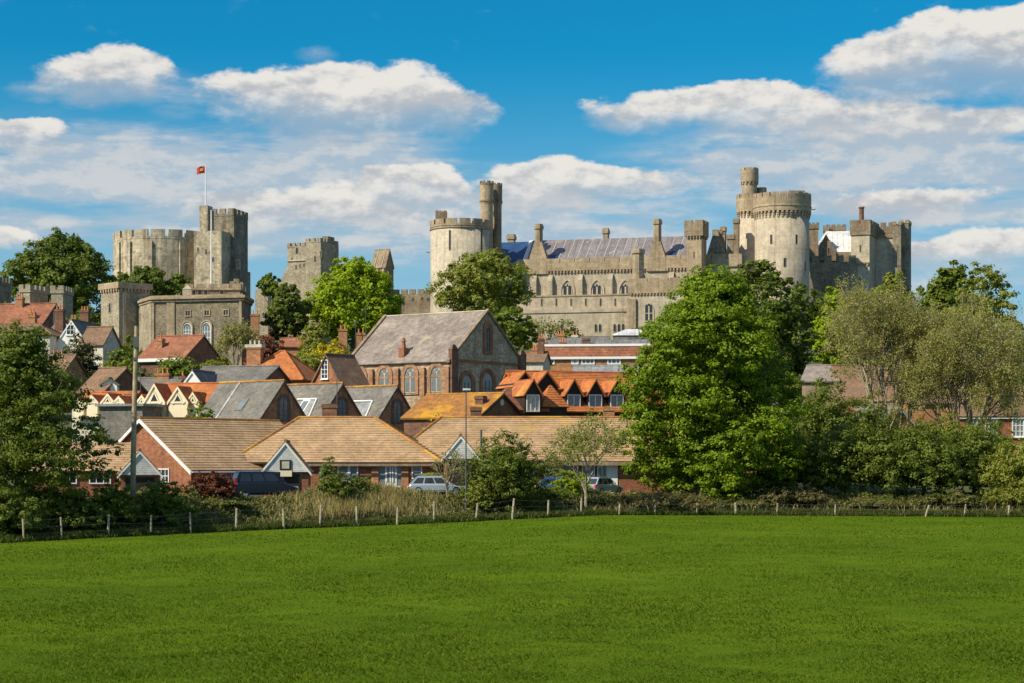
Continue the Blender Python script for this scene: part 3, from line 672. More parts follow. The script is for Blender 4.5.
def square_tower():
    f = Fr(686.5, 437, -20, 33); T = f.thing('square_tower', 'slim square stone tower with corbelled battlements rising from the long range', 'tower')
    x1 = f.lx(701.5); y1 = f.ly(706.5, x1); zc = f.pz(693, 236); z1 = f.pz(693, 221)
    m = MB(); m.box(0, x1, 0, y1, 0, zc+.2); m.build('shaft', 'gold_stone', T)
    m = MB(); m.box(-.4, x1+.4, -.4, y1+.4, zc, z1-.6); boxparapet(m, -.4, x1+.4, -.4, y1+.4, z1-.603, .02, .75, .5, 1.7, .5); m.build('battlement', 'brown_stone', T)
    m = MB(); corbels(m, 0, x1, 0, zc-.003, .62, .3, .35, .5)
    for i in range(6): yy = (i+.5)*y1/6; m.box(x1-.05, x1+.35, yy-.15, yy+.15, zc-.5, zc-.003)
    m.build('corbel_table', 'brown_stone', T)
    slit(T, face(0, 0), x1*.5, f.pz(693, 258), .35, 1.4)
square_tower()
def chapel_block():
    f = Fr(629.5, 425, -18, 33); T = f.thing('chapel_block', 'square stone castle block with two tall pointed windows in front of the range', 'castle')
    x1 = f.lx(688); y1 = min(16, f.ly(701, x1)); zc = f.pz(660, 293); z1 = f.pz(660, 278)
    m = MB(); m.box(0, x1, 0, y1, -8, zc+.2); m.build('wall', 'cream_stone', T)
    m = MB(); boxparapet(m, -.3, x1+.3, -.3, y1+.3, zc, z1-zc-.7, .7, .6, 4.2, .35); m.build('parapet', 'gold_stone', T)
    m = MB(); m.box(.3, x1-.3, .3, y1-.3, zc+.1, zc+.6); m.build('flat_roof', 'grey_lead', T)
    m = MB(); corbels(m, 0, x1, 0, zc-.003, .7, .32, .28, .4)
    n = 20
    for i in range(n): yy = (i+.5)*y1/n; m.box(x1-.05, x1+.28, yy-.16, yy+.16, zc-.4, zc-.003)
    m.build('corbel_table', 'gold_stone', T)
    m = MB(); m.box(-.5, 1.5, -.5, 1, -4, f.pz(632, 299)); m.build('buttress', 'gold_stone', T)
    m = MB(); m.box(x1-1.5, x1+.5, -.5, 1, -4, f.pz(684, 299)); m.build('buttress', 'brown_stone', T)
    for px in (649, 669):
        c = f.lx(px); zw = f.pz(px, 322); h = f.pz(px, 302)-zw
        m = MB(); m.fprism(face(0,0), arch(2.2, h, c, zw), -.02, .16); o = m.build('window', 'pale_stone', T)
        for s in (-.47, .47):
            g = MB(); g.fprism(face(0,0), arch(.66, h*.82, c+s, zw+.3), .05, .175); g.build('pane', 'old_glass', o)
            b = MB(); b.fprism(face(0,0), rect(.66, .14, c+s, zw+h*.42), .1, .19); b.build('transom', 'pale_stone', o)
        g = MB(); g.fprism(face(0,0), arch(.5, .6, c, zw+h*.80), .05, .176); g.build('pane', 'old_glass', o)
    # polygonal turret chimney
    c = f.lx(638, 1.5); zt = f.pz(638, 249, 1.5); q = [(math.cos(a*math.pi/4+.39), math.sin(a*math.pi/4+.39)) for a in range(8)]
    m = MB(); m.prism([(c+1.25*a, 1.6+1.25*b) for a, b in q], zc, zt-1.0); m.prism([(c+1.5*a, 1.6+1.5*b) for a, b in q], zt-1.0, zt-.3); m.prism([(c+1.3*a, 1.6+1.3*b) for a, b in q], zt-.3, zt)
    m.prism([(c+1.55*a, 1.6+1.55*b) for a, b in q], zc+.5, z1+.5); m.build('chimney', 'gold_stone', T)
chapel_block()
def great_drum():
    D = 440; wx = X(782, D); zb = 27; T = thing('round_tower', 'largest round castle tower with a deep corbelled parapet, above the green trees', 'tower', (wx, D, zb))
    r = 27*D/F; zc = Z(210, D-r)-zb; zt = Z(191.5, D-r)-zb; ro = 29*D/F
    m = MB(); m.lathe(0, 0, [(r+.6,0),(r+.15,10),(r,13),(r,zc+.3)], 72); m.build('drum', 'cream_stone', T, True)
    m = MB(); m.arc(0, 0, r-.3, ro, 0, 6.2831, zc, zt-.95, 72); roundparapet(m, 0, 0, ro+.003, zt-.953, .01, .95, .6, 20, .86, .1)
    m.arc(0, 0, ro-.1, ro+.12, 0, 6.2831, zc+1.0, zc+1.2, 72); m.build('parapet', 'gold_stone', T)
    m = MB(); n = 40
    for i in range(n):
        a = 2*math.pi*i/n
        for d0, d1, z0 in ((r-.1, ro-.02, zc-.45), (r-.1, r+(ro-r)*.6, zc-.95), (r-.1, r+(ro-r)*.3, zc-1.45)): m.arc(0, 0, d0, d1, a, a+2*math.pi/n*.46, z0, z0+.52, 2)
    m.build('corbel_table', 'gold_stone', T)
    for px, py in ((771, 243.5), (796, 243.5), (784, 267), (797, 290), (806, 270)): slit(T, drum_face(wx, D, r, px), 0, Z(py, D-r)-zb, .55, 2.0)
    m = MB(); m.box(X(790, D)-wx, X(806, D)-wx, 1.5, 3, zt-2, Z(189.5, D)-zb); m.build('roof_hut', 'brown_stone', T)
    m = MB(); m.tube([(ro-.1,-.5,zt-3.3),(ro+.9,-.6,zt-3.2)], [.1,.1]); m.build('gargoyle', 'brown_stone', T)
    # companion stair tower
    D2 = 448; wx = X(751, D2); T = thing('stair_tower', 'slender round tower topped by a smaller turret, left of the largest drum', 'tower', (wx, D2, zb))
    r = 12.6*D2/F; ro = 14.6*D2/F; zc = Z(212.5, D2)-zb; zt = Z(195, D2)-zb
    m = MB(); m.lathe(0, 0, [(r+.2,0),(r,9),(r,zc+.3)], 40); m.build('drum', 'pale_stone', T, True)
    m = MB(); m.arc(0, 0, r-.3, ro, 0, 6.2831, zc, zt-.9, 40); roundparapet(m, 0, 0, ro+.003, zt-.903, .01, .9, .5, 9, .86, .3); m.build('parapet', 'gold_stone', T)
    m = MB(); n = 22
    for i in range(n):
        a = 2*math.pi*i/n
        for d1, z0 in ((ro-.02, zc-.45), (r+(ro-r)*.55, zc-.95), (r+(ro-r)*.28, zc-1.4)): m.arc(0, 0, r-.1, d1, a, a+2*math.pi/n*.46, z0, z0+.52, 2)
    m.build('corbel_table', 'gold_stone', T)
    cx = X(749.6, D2)-wx; r2 = 7.6*D2/F; zq = Z(182.5, D2)-zb; z2 = Z(168.5, D2)-zb
    m = MB(); m.lathe(cx, 0, [(r2,zc+1),(r2,zq+.2)], 24); m.build('turret', 'gold_stone', T)
    m = MB(); m.arc(cx, 0, r2-.3, r2*1.18, 0, 6.2831, zq, z2-.6, 28); roundparapet(m, cx, 0, r2*1.18+.003, z2-.603, .01, .6, .35, 7, .86, .5)
    for i in range(14):
        a = 2*math.pi*i/14; m.arc(cx, 0, r2-.1, r2*1.16, a, a+.21, zq-.5, zq+.05, 2)
    m.build('turret_parapet', 'gold_stone', T)
    c = X(762, D2)-wx; m = MB(); m.lathe(c, .5, [(1.1,zc+1),(1.1,Z(187.5,D2)-zb)], 16); m.build('turret_cap', 'brown_stone', T)
great_drum()
def east_gatehouse():
    f = Fr(809, 452, -8, 30); T = f.thing('castle_wing', 'shadowed castle wing with battlements, a small gable and a pale lead roof', 'castle')
    xa, xb = f.lx(800), f.lx(856); h = f.pz(835, 262)
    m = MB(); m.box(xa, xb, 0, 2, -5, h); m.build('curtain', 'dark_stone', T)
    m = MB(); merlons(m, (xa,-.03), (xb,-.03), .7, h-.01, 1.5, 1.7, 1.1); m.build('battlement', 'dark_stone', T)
    m = MB(); m.box(f.lx(808,4), f.lx(858,4), 4, 14, -5, f.pz(835,252,4)); m.build('wall', 'brown_stone', T)
    z0 = f.pz(835,252,4)
    m = MB(); a, b = f.lx(812,4), f.lx(860,4); m.slope((a,4.2,z0), (b,4.2,z0), (b,9,f.pz(840,231,9)), (f.lx(826,9),9,f.pz(840,231,9))); m.slope((a,13.8,z0), (b,13.8,z0), (b,9,f.pz(840,231,9)), (f.lx(826,9),9,f.pz(840,231,9))); m.build('lead_roof', 'pale_lead', T)
    a, b = f.lx(816,3.6), f.lx(836,3.6); mid = (a+b)/2
    m = MB(); m.loft([(a,3.6,z0-2),(b,3.6,z0-2),(b,3.6,z0),(mid,3.6,f.pz(826,234,3.6)),(a,3.6,z0)], [(a,7.5,z0-2),(b,7.5,z0-2),(b,7.5,z0),(mid,7.5,f.pz(826,234,3.6)),(a,7.5,z0)]); m.build('gable', 'brown_stone', T)
    for s in (-.6, .6): window(T, face(0, 3.6), mid+s, z0-.6, .6, 1.7, 'gold_stone', 'old_glass', (0,0), 'pointed', .07, .08)
    for px, pt, hw, y in ((813.5, 223, 5.5, 3), (826, 226, 3, 12), (836, 225, 10, 13)):
        c = f.lx(px, y); zt = f.pz(px, pt, y); q = hw*.23
        m = MB(); m.box(c-q*.85, c+q*.85, y-1, y+1, 0, zt-1.4); m.box(c-q, c+q, y-1.2, y+1.2, zt-1.4, zt-.4); merlons(m, (c-q,y-1.2), (c+q,y-1.2), .4, zt-.403, .4, .8, .3); m.build('chimney', 'brown_stone', T)
    g = Fr(851, 452, -22, 30); T = g.thing('gatehouse_tower', 'square castle tower with a stack on top, its left face sunlit', 'tower')
    x1 = g.lx(869.5); y1 = g.ly(878, x1); zc = g.pz(860, 235); zt = g.pz(860, 220.5)
    m = MB(); m.box(0, x1, 0, y1, -5, zc+.2); m.build('shaft', 'pale_stone', T)
    m = MB(); m.box(-.25, x1+.25, -.25, y1+.25, zc, zt-.8); boxparapet(m, -.25, x1+.25, -.25, y1+.25, zt-.803, .02, .9, .5, 1.7, .5); m.build('battlement', 'brown_stone', T)
    m = MB(); corbels(m, 0, x1, 0, g.pz(860, 263.5), .8, .4, .3, .5); m.box(-.1, x1+.1, -.35, .05, g.pz(860, 263.6), g.pz(860, 263.6)+.25); m.build('corbel_table', 'gold_stone', T)
    c = g.lx(861.5, 2.5); m = MB(); m.lathe(c, 2.5, [(.6,zt-2),(.55,g.pz(861,208.5,2.5)),(.7,g.pz(861,208.3,2.5)),(.7,g.pz(861,207,2.5))], 12); m.build('chimney', 'brown_brick', T)
    slit(T, face(0,0), x1*.5, g.pz(860, 252), .4, 1.6); slit(T, face(0,0), x1*.5, g.pz(860, 285), .4, 1.8)
    g = Fr(878, 457, -18, 30); T = g.thing('gatehouse', 'farthest right castle gatehouse block with twin dark corner turrets', 'castle')
    x1 = g.lx(893); zc = g.pz(886, 238); zt = g.pz(886, 223)
    m = MB(); m.box(-1, x1, 0, 8, -5, zc+.2); m.build('wall', 'pale_stone', T)
    m = MB(); m.box(-1.2, x1+.2, -.25, 8.2, zc, zt-.8); boxparapet(m, -1.2, x1+.2, -.25, 8.2, zt-.803, .02, .9, .5, 1.5, .6); m.build('battlement', 'brown_stone', T)
    for pa, pb, pt, y0 in ((893, 901, 222, -1.6), (900, 908.5, 220.5, .6)):
        a, b = g.lx(pa, y0), g.lx(pb, y0); zt = g.pz(pa, pt, y0)
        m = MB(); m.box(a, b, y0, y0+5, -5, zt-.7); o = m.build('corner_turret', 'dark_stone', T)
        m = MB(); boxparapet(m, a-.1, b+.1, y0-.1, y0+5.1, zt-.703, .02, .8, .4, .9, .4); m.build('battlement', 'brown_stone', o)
        slit(T, face(0,y0), (a+b)/2, g.pz(pa, 252, y0), .3, 1.5)
east_gatehouse()
# ---- flint lodge at the castle foot
def lodge():
    O = (X(152, 326), 326); zb = 19; T = thing('flint_lodge', 'large flat-topped flint lodge with pale cornice and two white arched windows', 'house', (*O, zb))
    P_ = lambda px, D: (X(px, D)-O[0], D-O[1])
    fp = [P_(130,340), P_(152,326), P_(242,322), P_(251,331), P_(246,345), P_(135,350)]
    zt = Z(302, 326)-zb
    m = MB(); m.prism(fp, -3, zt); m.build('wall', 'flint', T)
    cx = sum(p[0] for p in fp)/6; cy = sum(p[1] for p in fp)/6; gr = lambda k_: [(cx+(x-cx)*k_, cy+(y-cy)*k_) for x, y in fp]
    m = MB(); m.prism(gr(1.03), zt-.05, zt+.35); m.prism(gr(1.055), zt+.352, zt+.75); m.prism(gr(1.015), zt+.752, zt+1.0); m.build('cornice', 'gold_stone', T)
    a, b = fp[1], fp[2]; L = math.hypot(b[0]-a[0], b[1]-a[1]); ux, uy = (b[0]-a[0])/L, (b[1]-a[1])/L
    fc = face(a[0], a[1], ux, uy)
    def al(px): q = (px-512)/F; return (q*(O[1]+a[1])-O[0]-a[0])/(ux-q*uy)
    zz = lambda py: Z(py, 324)-zb
    for px0, px1 in ((152, 154.5), (167, 175), (239.5, 242)):
        m = MB(); m.fprism(fc, [(al(px0),-3),(al(px1),-3),(al(px1),zt-.06),(al(px0),zt-.06)], -.05, .18); m.build('quoin', 'gold_stone', T)
    a2, b2 = fp[0], fp[1]; L2 = math.hypot(b2[0]-a2[0], b2[1]-a2[1]); fc2 = face(a2[0], a2[1], (b2[0]-a2[0])/L2, (b2[1]-a2[1])/L2)
    m = MB(); m.fprism(fc2, [(.2,-3),(L2-.1,-3),(L2-.1,zt-.06),(.2,zt-.06)], -.05, .12); m.build('sunlit_side_skin', 'lit_flint', T)  # thin skin in lighter flint; the face's brighter sunlight put into its colour
    window(T, fc2, L2*.5, zz(316), .9, 1.2, 'gold_stone', 'old_glass', (0,0), 'rect', .12, .2)
    for px in (188, 207, 226): window(T, fc, al(px), zz(316.5), 1.1, 1.1, 'gold_stone', 'old_glass', (1,0), 'rect', .16, .12)
    for px, py, h in ((187.5, 340, 2.8), (206.5, 349, 4.3)):
        m = MB(); po = arch(2.1, h+.4, al(px), zz(py), False); m.fring(fc, po, grow(po, -.25), -.04, .2); m.build('arch_surround', 'gold_stone', T)
        window(T, fc, al(px), zz(py), 1.55, h, 'white_paint', 'grey_glass', (2,3), 'round', .12, .1, sill='gold_stone')
    # raised back storey with crenels
    x0, x1 = X(186, 338)-O[0], X(240, 338)-O[0]; y0 = 12; z0 = zt+.3; z1 = Z(290, 338)-zb
    m = MB(); m.box(x0, x1, y0, y0+7, z0-2, z1); m.build('upper_storey', 'brown_stone', T)
    m = MB(); boxparapet(m, x0-.2, x1+.2, y0-.2, y0+7.2, z1-.01, .3, .75, .4, 1.3, .6); m.build('battlement', 'gold_stone', T)
    for px, py in ((194, 291), (200, 291), (206, 291), (222, 291)): window(T, face(0, y0), X(px,338)-O[0], Z(py+5,338)-zb, .8, 1.0, 'gold_stone', 'old_glass', (0,0), 'rect', .1, .1)
    m = MB(); c = X(187, 333)-O[0]; m.box(c-.75, c+.75, 7, 8.5, zt, Z(289, 333)-zb); m.loft([(c-.8,6.95,Z(289,333)-zb),(c+.8,6.95,Z(289,333)-zb),(c+.8,8.55,Z(289,333)-zb),(c-.8,8.55,Z(289,333)-zb)], [(c-.08,7.7,Z(285,333)-zb),(c+.08,7.7,Z(285,333)-zb),(c+.08,7.8,Z(285,333)-zb),(c-.08,7.8,Z(285,333)-zb)]); m.build('pinnacle', 'pale_stone', T)
    m = MB()
    for i, (px, h) in enumerate(((232, 281), (236, 278.5), (240, 282))): c = X(px, 340)-O[0]; m.box(c-.45, c+.45, 14.2+i*.1, 15.4+i*.1, z1, Z(h, 340)-zb)
    m.build('ruined_crest', 'gold_stone', T)
    chimney(T, X(140, 338)-O[0], 13, zt, Z(296, 338)-zb+.6, 1.6, .8, 'orange_brick', 3)
    # square tower beside it
    f = Fr(101, 336, -47, 19); T = f.thing('square_tower', 'square flint tower with a jutting flat top beside the flint lodge', 'tower')
    x1 = f.lx(119); y1 = min(8, f.ly(150, x1)); zc = f.pz(110, 289); zt = f.pz(110, 283)
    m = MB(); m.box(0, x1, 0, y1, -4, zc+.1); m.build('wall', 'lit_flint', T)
    m = MB(); m.box(-.35, x1+.35, -.35, y1+.35, zc, zt); m.build('cornice', 'gold_stone', T)
    m = MB(); corbels(m, 0, x1, 0, zc-.003, .75, .35, .3, .5)
    for i in range(9): yy = (i+.5)*y1/9; m.box(x1-.05, x1+.3, yy-.17, yy+.17, zc-.5, zc-.003)
    m.build('corbel_table', 'gold_stone', T)
    m = MB(); yy = f.ly(124, x1); m.box(x1-.05, x1+.2, yy-.3, yy+.3, -4, zc-.55); m.build('corner_strip', 'pale_stone', T)
    window(T, face(0,0), x1*.5, f.pz(109.5, 313, 0), .75, 1.8, 'gold_stone', 'old_glass', (0,0), 'round', .12, .1)
lodge()
def town_wall():
    for (pa, pb, pt, D, rot, nm, lb) in ((20, 30, 285.5, 352, -18, 'low_tower', 'low crenellated stone tower behind the red roofs at far left'), (51, 63, 286.5, 350, -4, 'low_tower', 'square flat crenellated tower right of the low castle wall'), (-18, -1, 278, 372, -8, 'wall_tower', 'dark stone wall tower at the left edge of the picture')):
        f = Fr(pa, D, rot); T = f.thing(nm, lb, 'tower'); x1 = f.lx(pb); y1 = 6
        zt = f.pz((pa+pb)/2, pt); mt = 'dark_stone' if pa < 0 else 'lit_flint'
        m = MB(); m.box(0, x1, 0, y1, -4, zt-1.1); m.build('wall', mt, T)
        m = MB(); m.box(-.15, x1+.15, -.15, y1+.15, zt-1.2, zt-.6); boxparapet(m, -.15, x1+.15, -.15, y1+.15, zt-.603, .02, .75, .4, .95, .5); m.build('battlement', mt, T)
town_wall()
# ================================================================== the town
def gable_roof(T, x0, x1, y0, y1, ze, zr, mat, axis='x', hip=(0,0), over=.4, vo=.3, course=None, t=.16, ridge=None, name='roof'):
    """two slopes; ridge along local x or y; hip = ridge inset at each end"""
    tf = (lambda x, y, z: (x, y, z)) if axis == 'x' else (lambda x, y, z: (y, x, z))
    if axis == 'y': x0, x1, y0, y1 = y0, y1, x0, x1
    ym = (y0+y1)/2; k = (zr-ze)/(ym-y0); zo = ze-over*k
    v0 = vo if hip[0] == 0 else over; v1 = vo if hip[1] == 0 else over
    ra, rb = x0+hip[0]-(v0 if hip[0] == 0 else 0), x1-hip[1]+(v1 if hip[1] == 0 else 0)
    m = MB(); a0, a1 = x0-v0, x1+v1
    m.slope(tf(a0,y0-over,zo), tf(a1,y0-over,zo), tf(rb,ym,zr), tf(ra,ym,zr), t, course)
    m.slope(tf(a0,y1+over,zo), tf(a1,y1+over,zo), tf(rb,ym,zr), tf(ra,ym,zr), t, course)
    if hip[0]: m.slope(tf(a0,y0-over,zo), tf(a0,y1+over,zo), tf(ra+.01,ym,zr), tf(ra,ym,zr), t, course)
    if hip[1]: m.slope(tf(a1,y0-over,zo), tf(a1,y1+over,zo), tf(rb-.01,ym,zr), tf(rb,ym,zr), t, course)
    o = m.build(name, mat, T)
    m = MB(); rr = .13
    m.tube([tf(ra-.02,ym,zr+.02), tf(rb+.02,ym,zr+.02)], [rr,rr], 6)
    if hip[0]:
        for yy in (y0-over, y1+over): m.tube([tf(a0,yy,zo+.03), tf(ra,ym,zr+.03)], [rr,rr], 6)
    if hip[1]:
        for yy in (y0-over, y1+over): m.tube([tf(a1,yy,zo+.03), tf(rb,ym,zr+.03)], [rr,rr], 6)
    m.build('ridge_tile', ridge or mat, o)
    return o
def gable_walls(T, x0, x1, y0, y1, ze, zr, mat, axis='x', hip=(0,0), zb=-4, name='wall'):
    tf = (lambda x, y, z: (x, y, z)) if axis == 'x' else (lambda x, y, z: (y, x, z))
    if axis == 'y': x0, x1, y0, y1 = y0, y1, x0, x1
    ym = (y0+y1)/2; zk = zr-.12; m = MB()
    sec = [(y0,zb),(y1,zb),(y1,ze-.1),(ym,zk-.1),(y0,ze-.1)]; box = [(y0,zb),(y1,zb),(y1,ze-.1),(ym,ze-.1),(y0,ze-.1)]
    s0, s1 = (box if hip[0] else sec), (box if hip[1] else sec)
    if hip[0] or hip[1]:
        m.loft([tf(x0,y,z) for y,z in box], [tf(x1,y,z) for y,z in box])
        for hh, x, d in ((hip[0], x0, .25), (hip[1], x1, -.25)):
            if not hh: tri = [(y0+.01,ze-.11),(y1-.01,ze-.11),(ym,zk-.1)]; m.loft([tf(x,y,z) for y,z in tri], [tf(x+d,y,z) for y,z in tri])
    else: m.loft([tf(x0,y,z) for y,z in sec], [tf(x1,y,z) for y,z in sec])
    return m.build(name, mat, T)
def barge(T, x, y0, y1, ze, zr, mat='white_paint', axis='x', over=.4, wd=.24, d=.07, name='bargeboard'):
    """sloping boards on the gable at x (axis x) or y (axis y)"""
    tf = (lambda x, y, z: (x, y, z)) if axis == 'x' else (lambda x, y, z: (y, x, z))
    ym = (y0+y1)/2; k = (zr-ze)/(ym-y0); zo = ze-over*k; m = MB()
    for ya in (y0-over, y1+over):
        q = [(ya,zo-.12-wd),(ya,zo-.09),(ym,zr-.09),(ym,zr-.12-wd)]; m.loft([tf(x-d,a,z) for a,z in q], [tf(x+d,a,z) for a,z in q])
    return m.build(name, mat, T)
def house(name, label, f, px0, px1, depth, pe, pr, wall, roof, axis='x', hip=(0,0), course=None, cat='house', group=None, over=.35, vo=.25, wins=(), chim=(), bg=None, zw=-5, ridge=None):
    """simple house: front eave and ridge heights surveyed from pixel rows pe, pr"""
    if bg: vo = .1
    T = f.thing(name, label, cat, group); x0, x1 = f.lx(px0), f.lx(px1); ze = f.pz((px0+px1)/2, pe)
    if axis == 'x': zr = f.lz(pr, (x0+x1)/2, depth/2)
    else: zr = f.lz(pr, (x0+x1)/2, 0)
    gable_walls(T, x0, x1, 0, depth, ze, zr, wall, axis, hip, zw)
    gable_roof(T, x0, x1, 0, depth, ze, zr, roof, axis, hip, over, vo, course, ridge=ridge)
    for (px, py, w_, h_) in wins: window(T, face(0,0), f.lx(px), f.pz(px, py), w_, h_, sill='white_paint')
    for (px, pt, y, w_, d_, mat, n) in chim:
        c = f.lx(px, y); zt = f.lz(pt, c, y); chimney(T, c, y, ze-.5, zt-.5, w_, d_, mat, n)
    if bg and axis == 'y': barge(T, -vo, x0, x1, ze, zr, bg, 'y', over, d=.03)
    return T, x0, x1, ze, zr
# ---- flint and brick church hall
def church():
    f = Fr(450, 231, -35); T = f.thing('church', 'flint and brick church hall with big mauve slate roof and shadowed gable', 'church')
    x0 = f.lx(347); y1 = f.ly(523, 0); ze = f.lz(359, 0, 0); zr = f.lz(311, 0, y1/2)
    gable_walls(T, x0, 0, 0, y1, ze, zr, 'church_flint')
    o = gable_roof(T, x0, -.25, 0, y1, ze, zr, 'mauve_slate', over=.35, vo=.05, ridge='pale_stone')
    for x in (x0-.05, 0):                                            # coped gable parapets
        m = MB(); k = (zr-ze)/(y1/2)
        for ya, s in ((-.4, 1), (y1+.4, -1)):
            m.loft([(x-.22,ya,ze-.4*k-.1),(x+.22,ya,ze-.4*k-.1),(x+.22,ya,ze-.4*k+.22),(x-.22,ya,ze-.4*k+.22)], [(x-.22,y1/2,zr-.1),(x+.22,y1/2,zr-.1),(x+.22,y1/2,zr+.25),(x-.22,y1/2,zr+.25)])
        m.build('gable_coping', 'brown_stone', T)
    FL = face(0, 0); FG = face(0, 0, 0, 1)
    n = 5
    for i in range(n):
        c = x0+(0-x0)*(i)/(n-1) if 0 < i < n-1 else (x0+.4 if i == 0 else -.5)
        m = MB(); wd = .35 if 0 < i < n-1 else .55; m.box(c-wd, c+wd, -.35, .02, -4, ze-.9); m.build('brick_pier', 'church_brick', T)
    for yy in (.45, y1-.45):
        m = MB(); m.box(-.1, .4, yy-.6, yy+.6, -4, ze+1.1); m.loft([(-.1,yy-.65,ze+1.1),(.45,yy-.65,ze+1.1),(.45,yy+.65,ze+1.1),(-.1,yy+.65,ze+1.1)], [(.1,yy-.2,ze+1.7),(.25,yy-.2,ze+1.7),(.25,yy+.2,ze+1.7),(.1,yy+.2,ze+1.7)]); m.build('corner_pier', 'brown_brick', T)
    m = MB(); m.box(x0+.05, -.3, -.12, .02, ze-.55, ze-.2); m.box(x0+.05, -.3, -.1, .02, f.lz(378, -6, 0), f.lz(378, -6, 0)+.22); m.build('brick_band', 'church_brick', T)
    zw = f.lz(393, -6, 0); hh = f.lz(366.5, -6, 0)-zw
    for i in range(4):
        c = x0+(0-x0)*(i+.5)/4
        m = MB(); po = arch(2.5, hh+.55, c, zw-.2, False); m.fring(FL, po, grow(po, -.45, False), -.03, .16); m.build('brick_arch', 'church_brick', T)
        m = MB(); m.fprism(FL, arch(1.75, hh, c, zw, False), -.02, .06); o = m.build('window', 'pale_stone', T)
        for s in (-.4, .4):
            g = MB(); g.fprism(FL, arch(.6, hh*.80, c+s, zw+.12), .02, .075); g.build('pane', 'grey_glass', o)
        g = MB(); g.fprism(FL, [(c+.28*math.cos(t*.785), zw+hh*.87+.28*math.sin(t*.785)) for t in range(8)], .02, .076); g.build('pane', 'grey_glass', o)
    for yy, w_, h_, zz in ((y1*.22, 2.2, 4.4, ze-6.0), (y1*.5, 2.3, 4.8, ze-6.0), (y1*.78, 2.2, 4.4, ze-6.0)):
        m = MB(); po = arch(w_+.9, h_+.6, yy, zz-.2, False); m.fring(FG, po, grow(po, -.45, False), -.03, .14); m.build('brick_arch', 'red_brick', T)
        window(T, FG, yy, zz, w_, h_, 'brown_stone', 'grey_glass', (2,3), 'round', .14, .1)
    m = MB(); po = arch(1.9, 3.9, y1*.5, ze+.9, False); m.fring(FG, po, grow(po, -.4, False), -.03, .14); m.build('brick_arch', 'red_brick', T)
    window(T, FG, y1*.5, ze+1.1, 1.1, 3.1, 'brown_stone', 'old_glass', (1,1), 'round', .12, .1)
    m = MB(); m.box(-.05, .13, .5, y1-.5, ze-.25, ze+.05); m.build('brick_band', 'red_brick', T)
    c = f.lx(400, .3); zc = f.lz(353, c, 1); m = MB(); m.box(c-.4, c+.4, .5, 1.5, ze-.3, zc+.6); m.lathe(c, 1.0, [(.28,zc+.6),(.2,zc+1.3),(.3,zc+1.35),(.12,zc+1.8)], 8); m.build('vent_stack', 'red_brick', T)
church()
# ---- brick row with three steep gables
def gable_row():
    f = Fr(253, 199, -40); T = f.thing('workshop_row', 'row of three steep brick gables with grey slate roofs and arched windows', 'building')
    W = 8.35; L = 8.5; ze = f.lz(425, 0, 0)-.3; zr = f.lz(380.5, 0, W/2)
    for i in range(3):
        y0 = i*W; x0 = -L if i else -L-1
        gable_walls(T, x0, 0, y0+.002*i, y0+W-.01, ze, zr, 'gable_brick', zb=-5)
        gable_roof(T, x0, 0, y0, y0+W, ze, zr, 'slate', over=.25 if i == 0 else 0, vo=.15, ridge='lichen_tile')
        barge(T, .12, y0, y0+W, ze, zr, 'brown_brick', over=0, wd=.18, d=.05)
        FG = face(0, 0, 0, 1)
        m = MB(); po = arch(1.75, 2.75, y0+W/2, ze+.75, False); m.fring(FG, po, grow(po, -.28, False), -.03, .07); m.build('brick_arch', 'brown_brick', T)
        window(T, FG, y0+W/2, ze+.85, 1.25, 2.4, 'grey_metal', 'grey_glass', (1,3), 'round', .07, .08)
        k = (zr-ze)/(W/2); n = Vector((0,-k,1)).normalized()
        def rp(x, s, up=0): return (x, y0+s, ze+s*k+up)
        if i:                                                        # slate roof box with white flashing between the gables
            m = MB(); m.slope(rp(-5.2,.5,.05), rp(-1.6,.5,.05), rp(-2.3,2.6,.06), rp(-5.0,2.6,.06), .1); m.build('lead_panel', 'grey_lead', T)
            m = MB(); m.tube([rp(-5.1,2.65,.14), rp(-2.2,2.65,.14)], [.1,.1], 5); m.tube([rp(-1.5,.3,.1), rp(-2.2,2.65,.14)], [.09,.09], 5); m.build('flashing', 'white_paint', T)
        if i < 2:
            xs = -3.9 if i == 0 else -3.6
            m = MB(); m.slope(rp(xs-.55,1.5,.12), rp(xs+.55,1.5,.12), rp(xs+.55,2.6,.12), rp(xs-.55,2.6,.12), .1); s = m.build('skylight', 'slate' if i == 0 else 'white_paint', T)
            m = MB(); m.slope(rp(xs-.42,1.62,.14), rp(xs+.42,1.62,.14), rp(xs+.42,2.48,.14), rp(xs-.42,2.48,.14), .04); m.build('pane', 'grey_glass', s)
        if i == 0:
            m = MB(); m.tube([rp(-6.4,-.1,.1), rp(-6.4,W/2-.1,.08)], [.1,.1], 5); m.build('flashing', 'pale_lead', T)
        m = MB(); m.tube([(.1,y0+.15,-3),(.1,y0+.15,ze)], [.06,.06], 6); m.build('drainpipe', 'grey_metal', T)
    # lit brick gable of the low annexe on the left
    x0 = -L-1; m = MB(); m.loft([(x0-.3,.8,-4),(x0-.3,W-.8,-4),(x0-.3,W-.8,ze+.3),(x0-.3,W/2,zr-.8),(x0-.3,.8,ze+.3)], [(x0,.8,-4),(x0,W-.8,-4),(x0,W-.8,ze+.3),(x0,W/2,zr-.8),(x0,.8,ze+.3)]); m.build('end_gable', 'orange_brick', T)
gable_row()
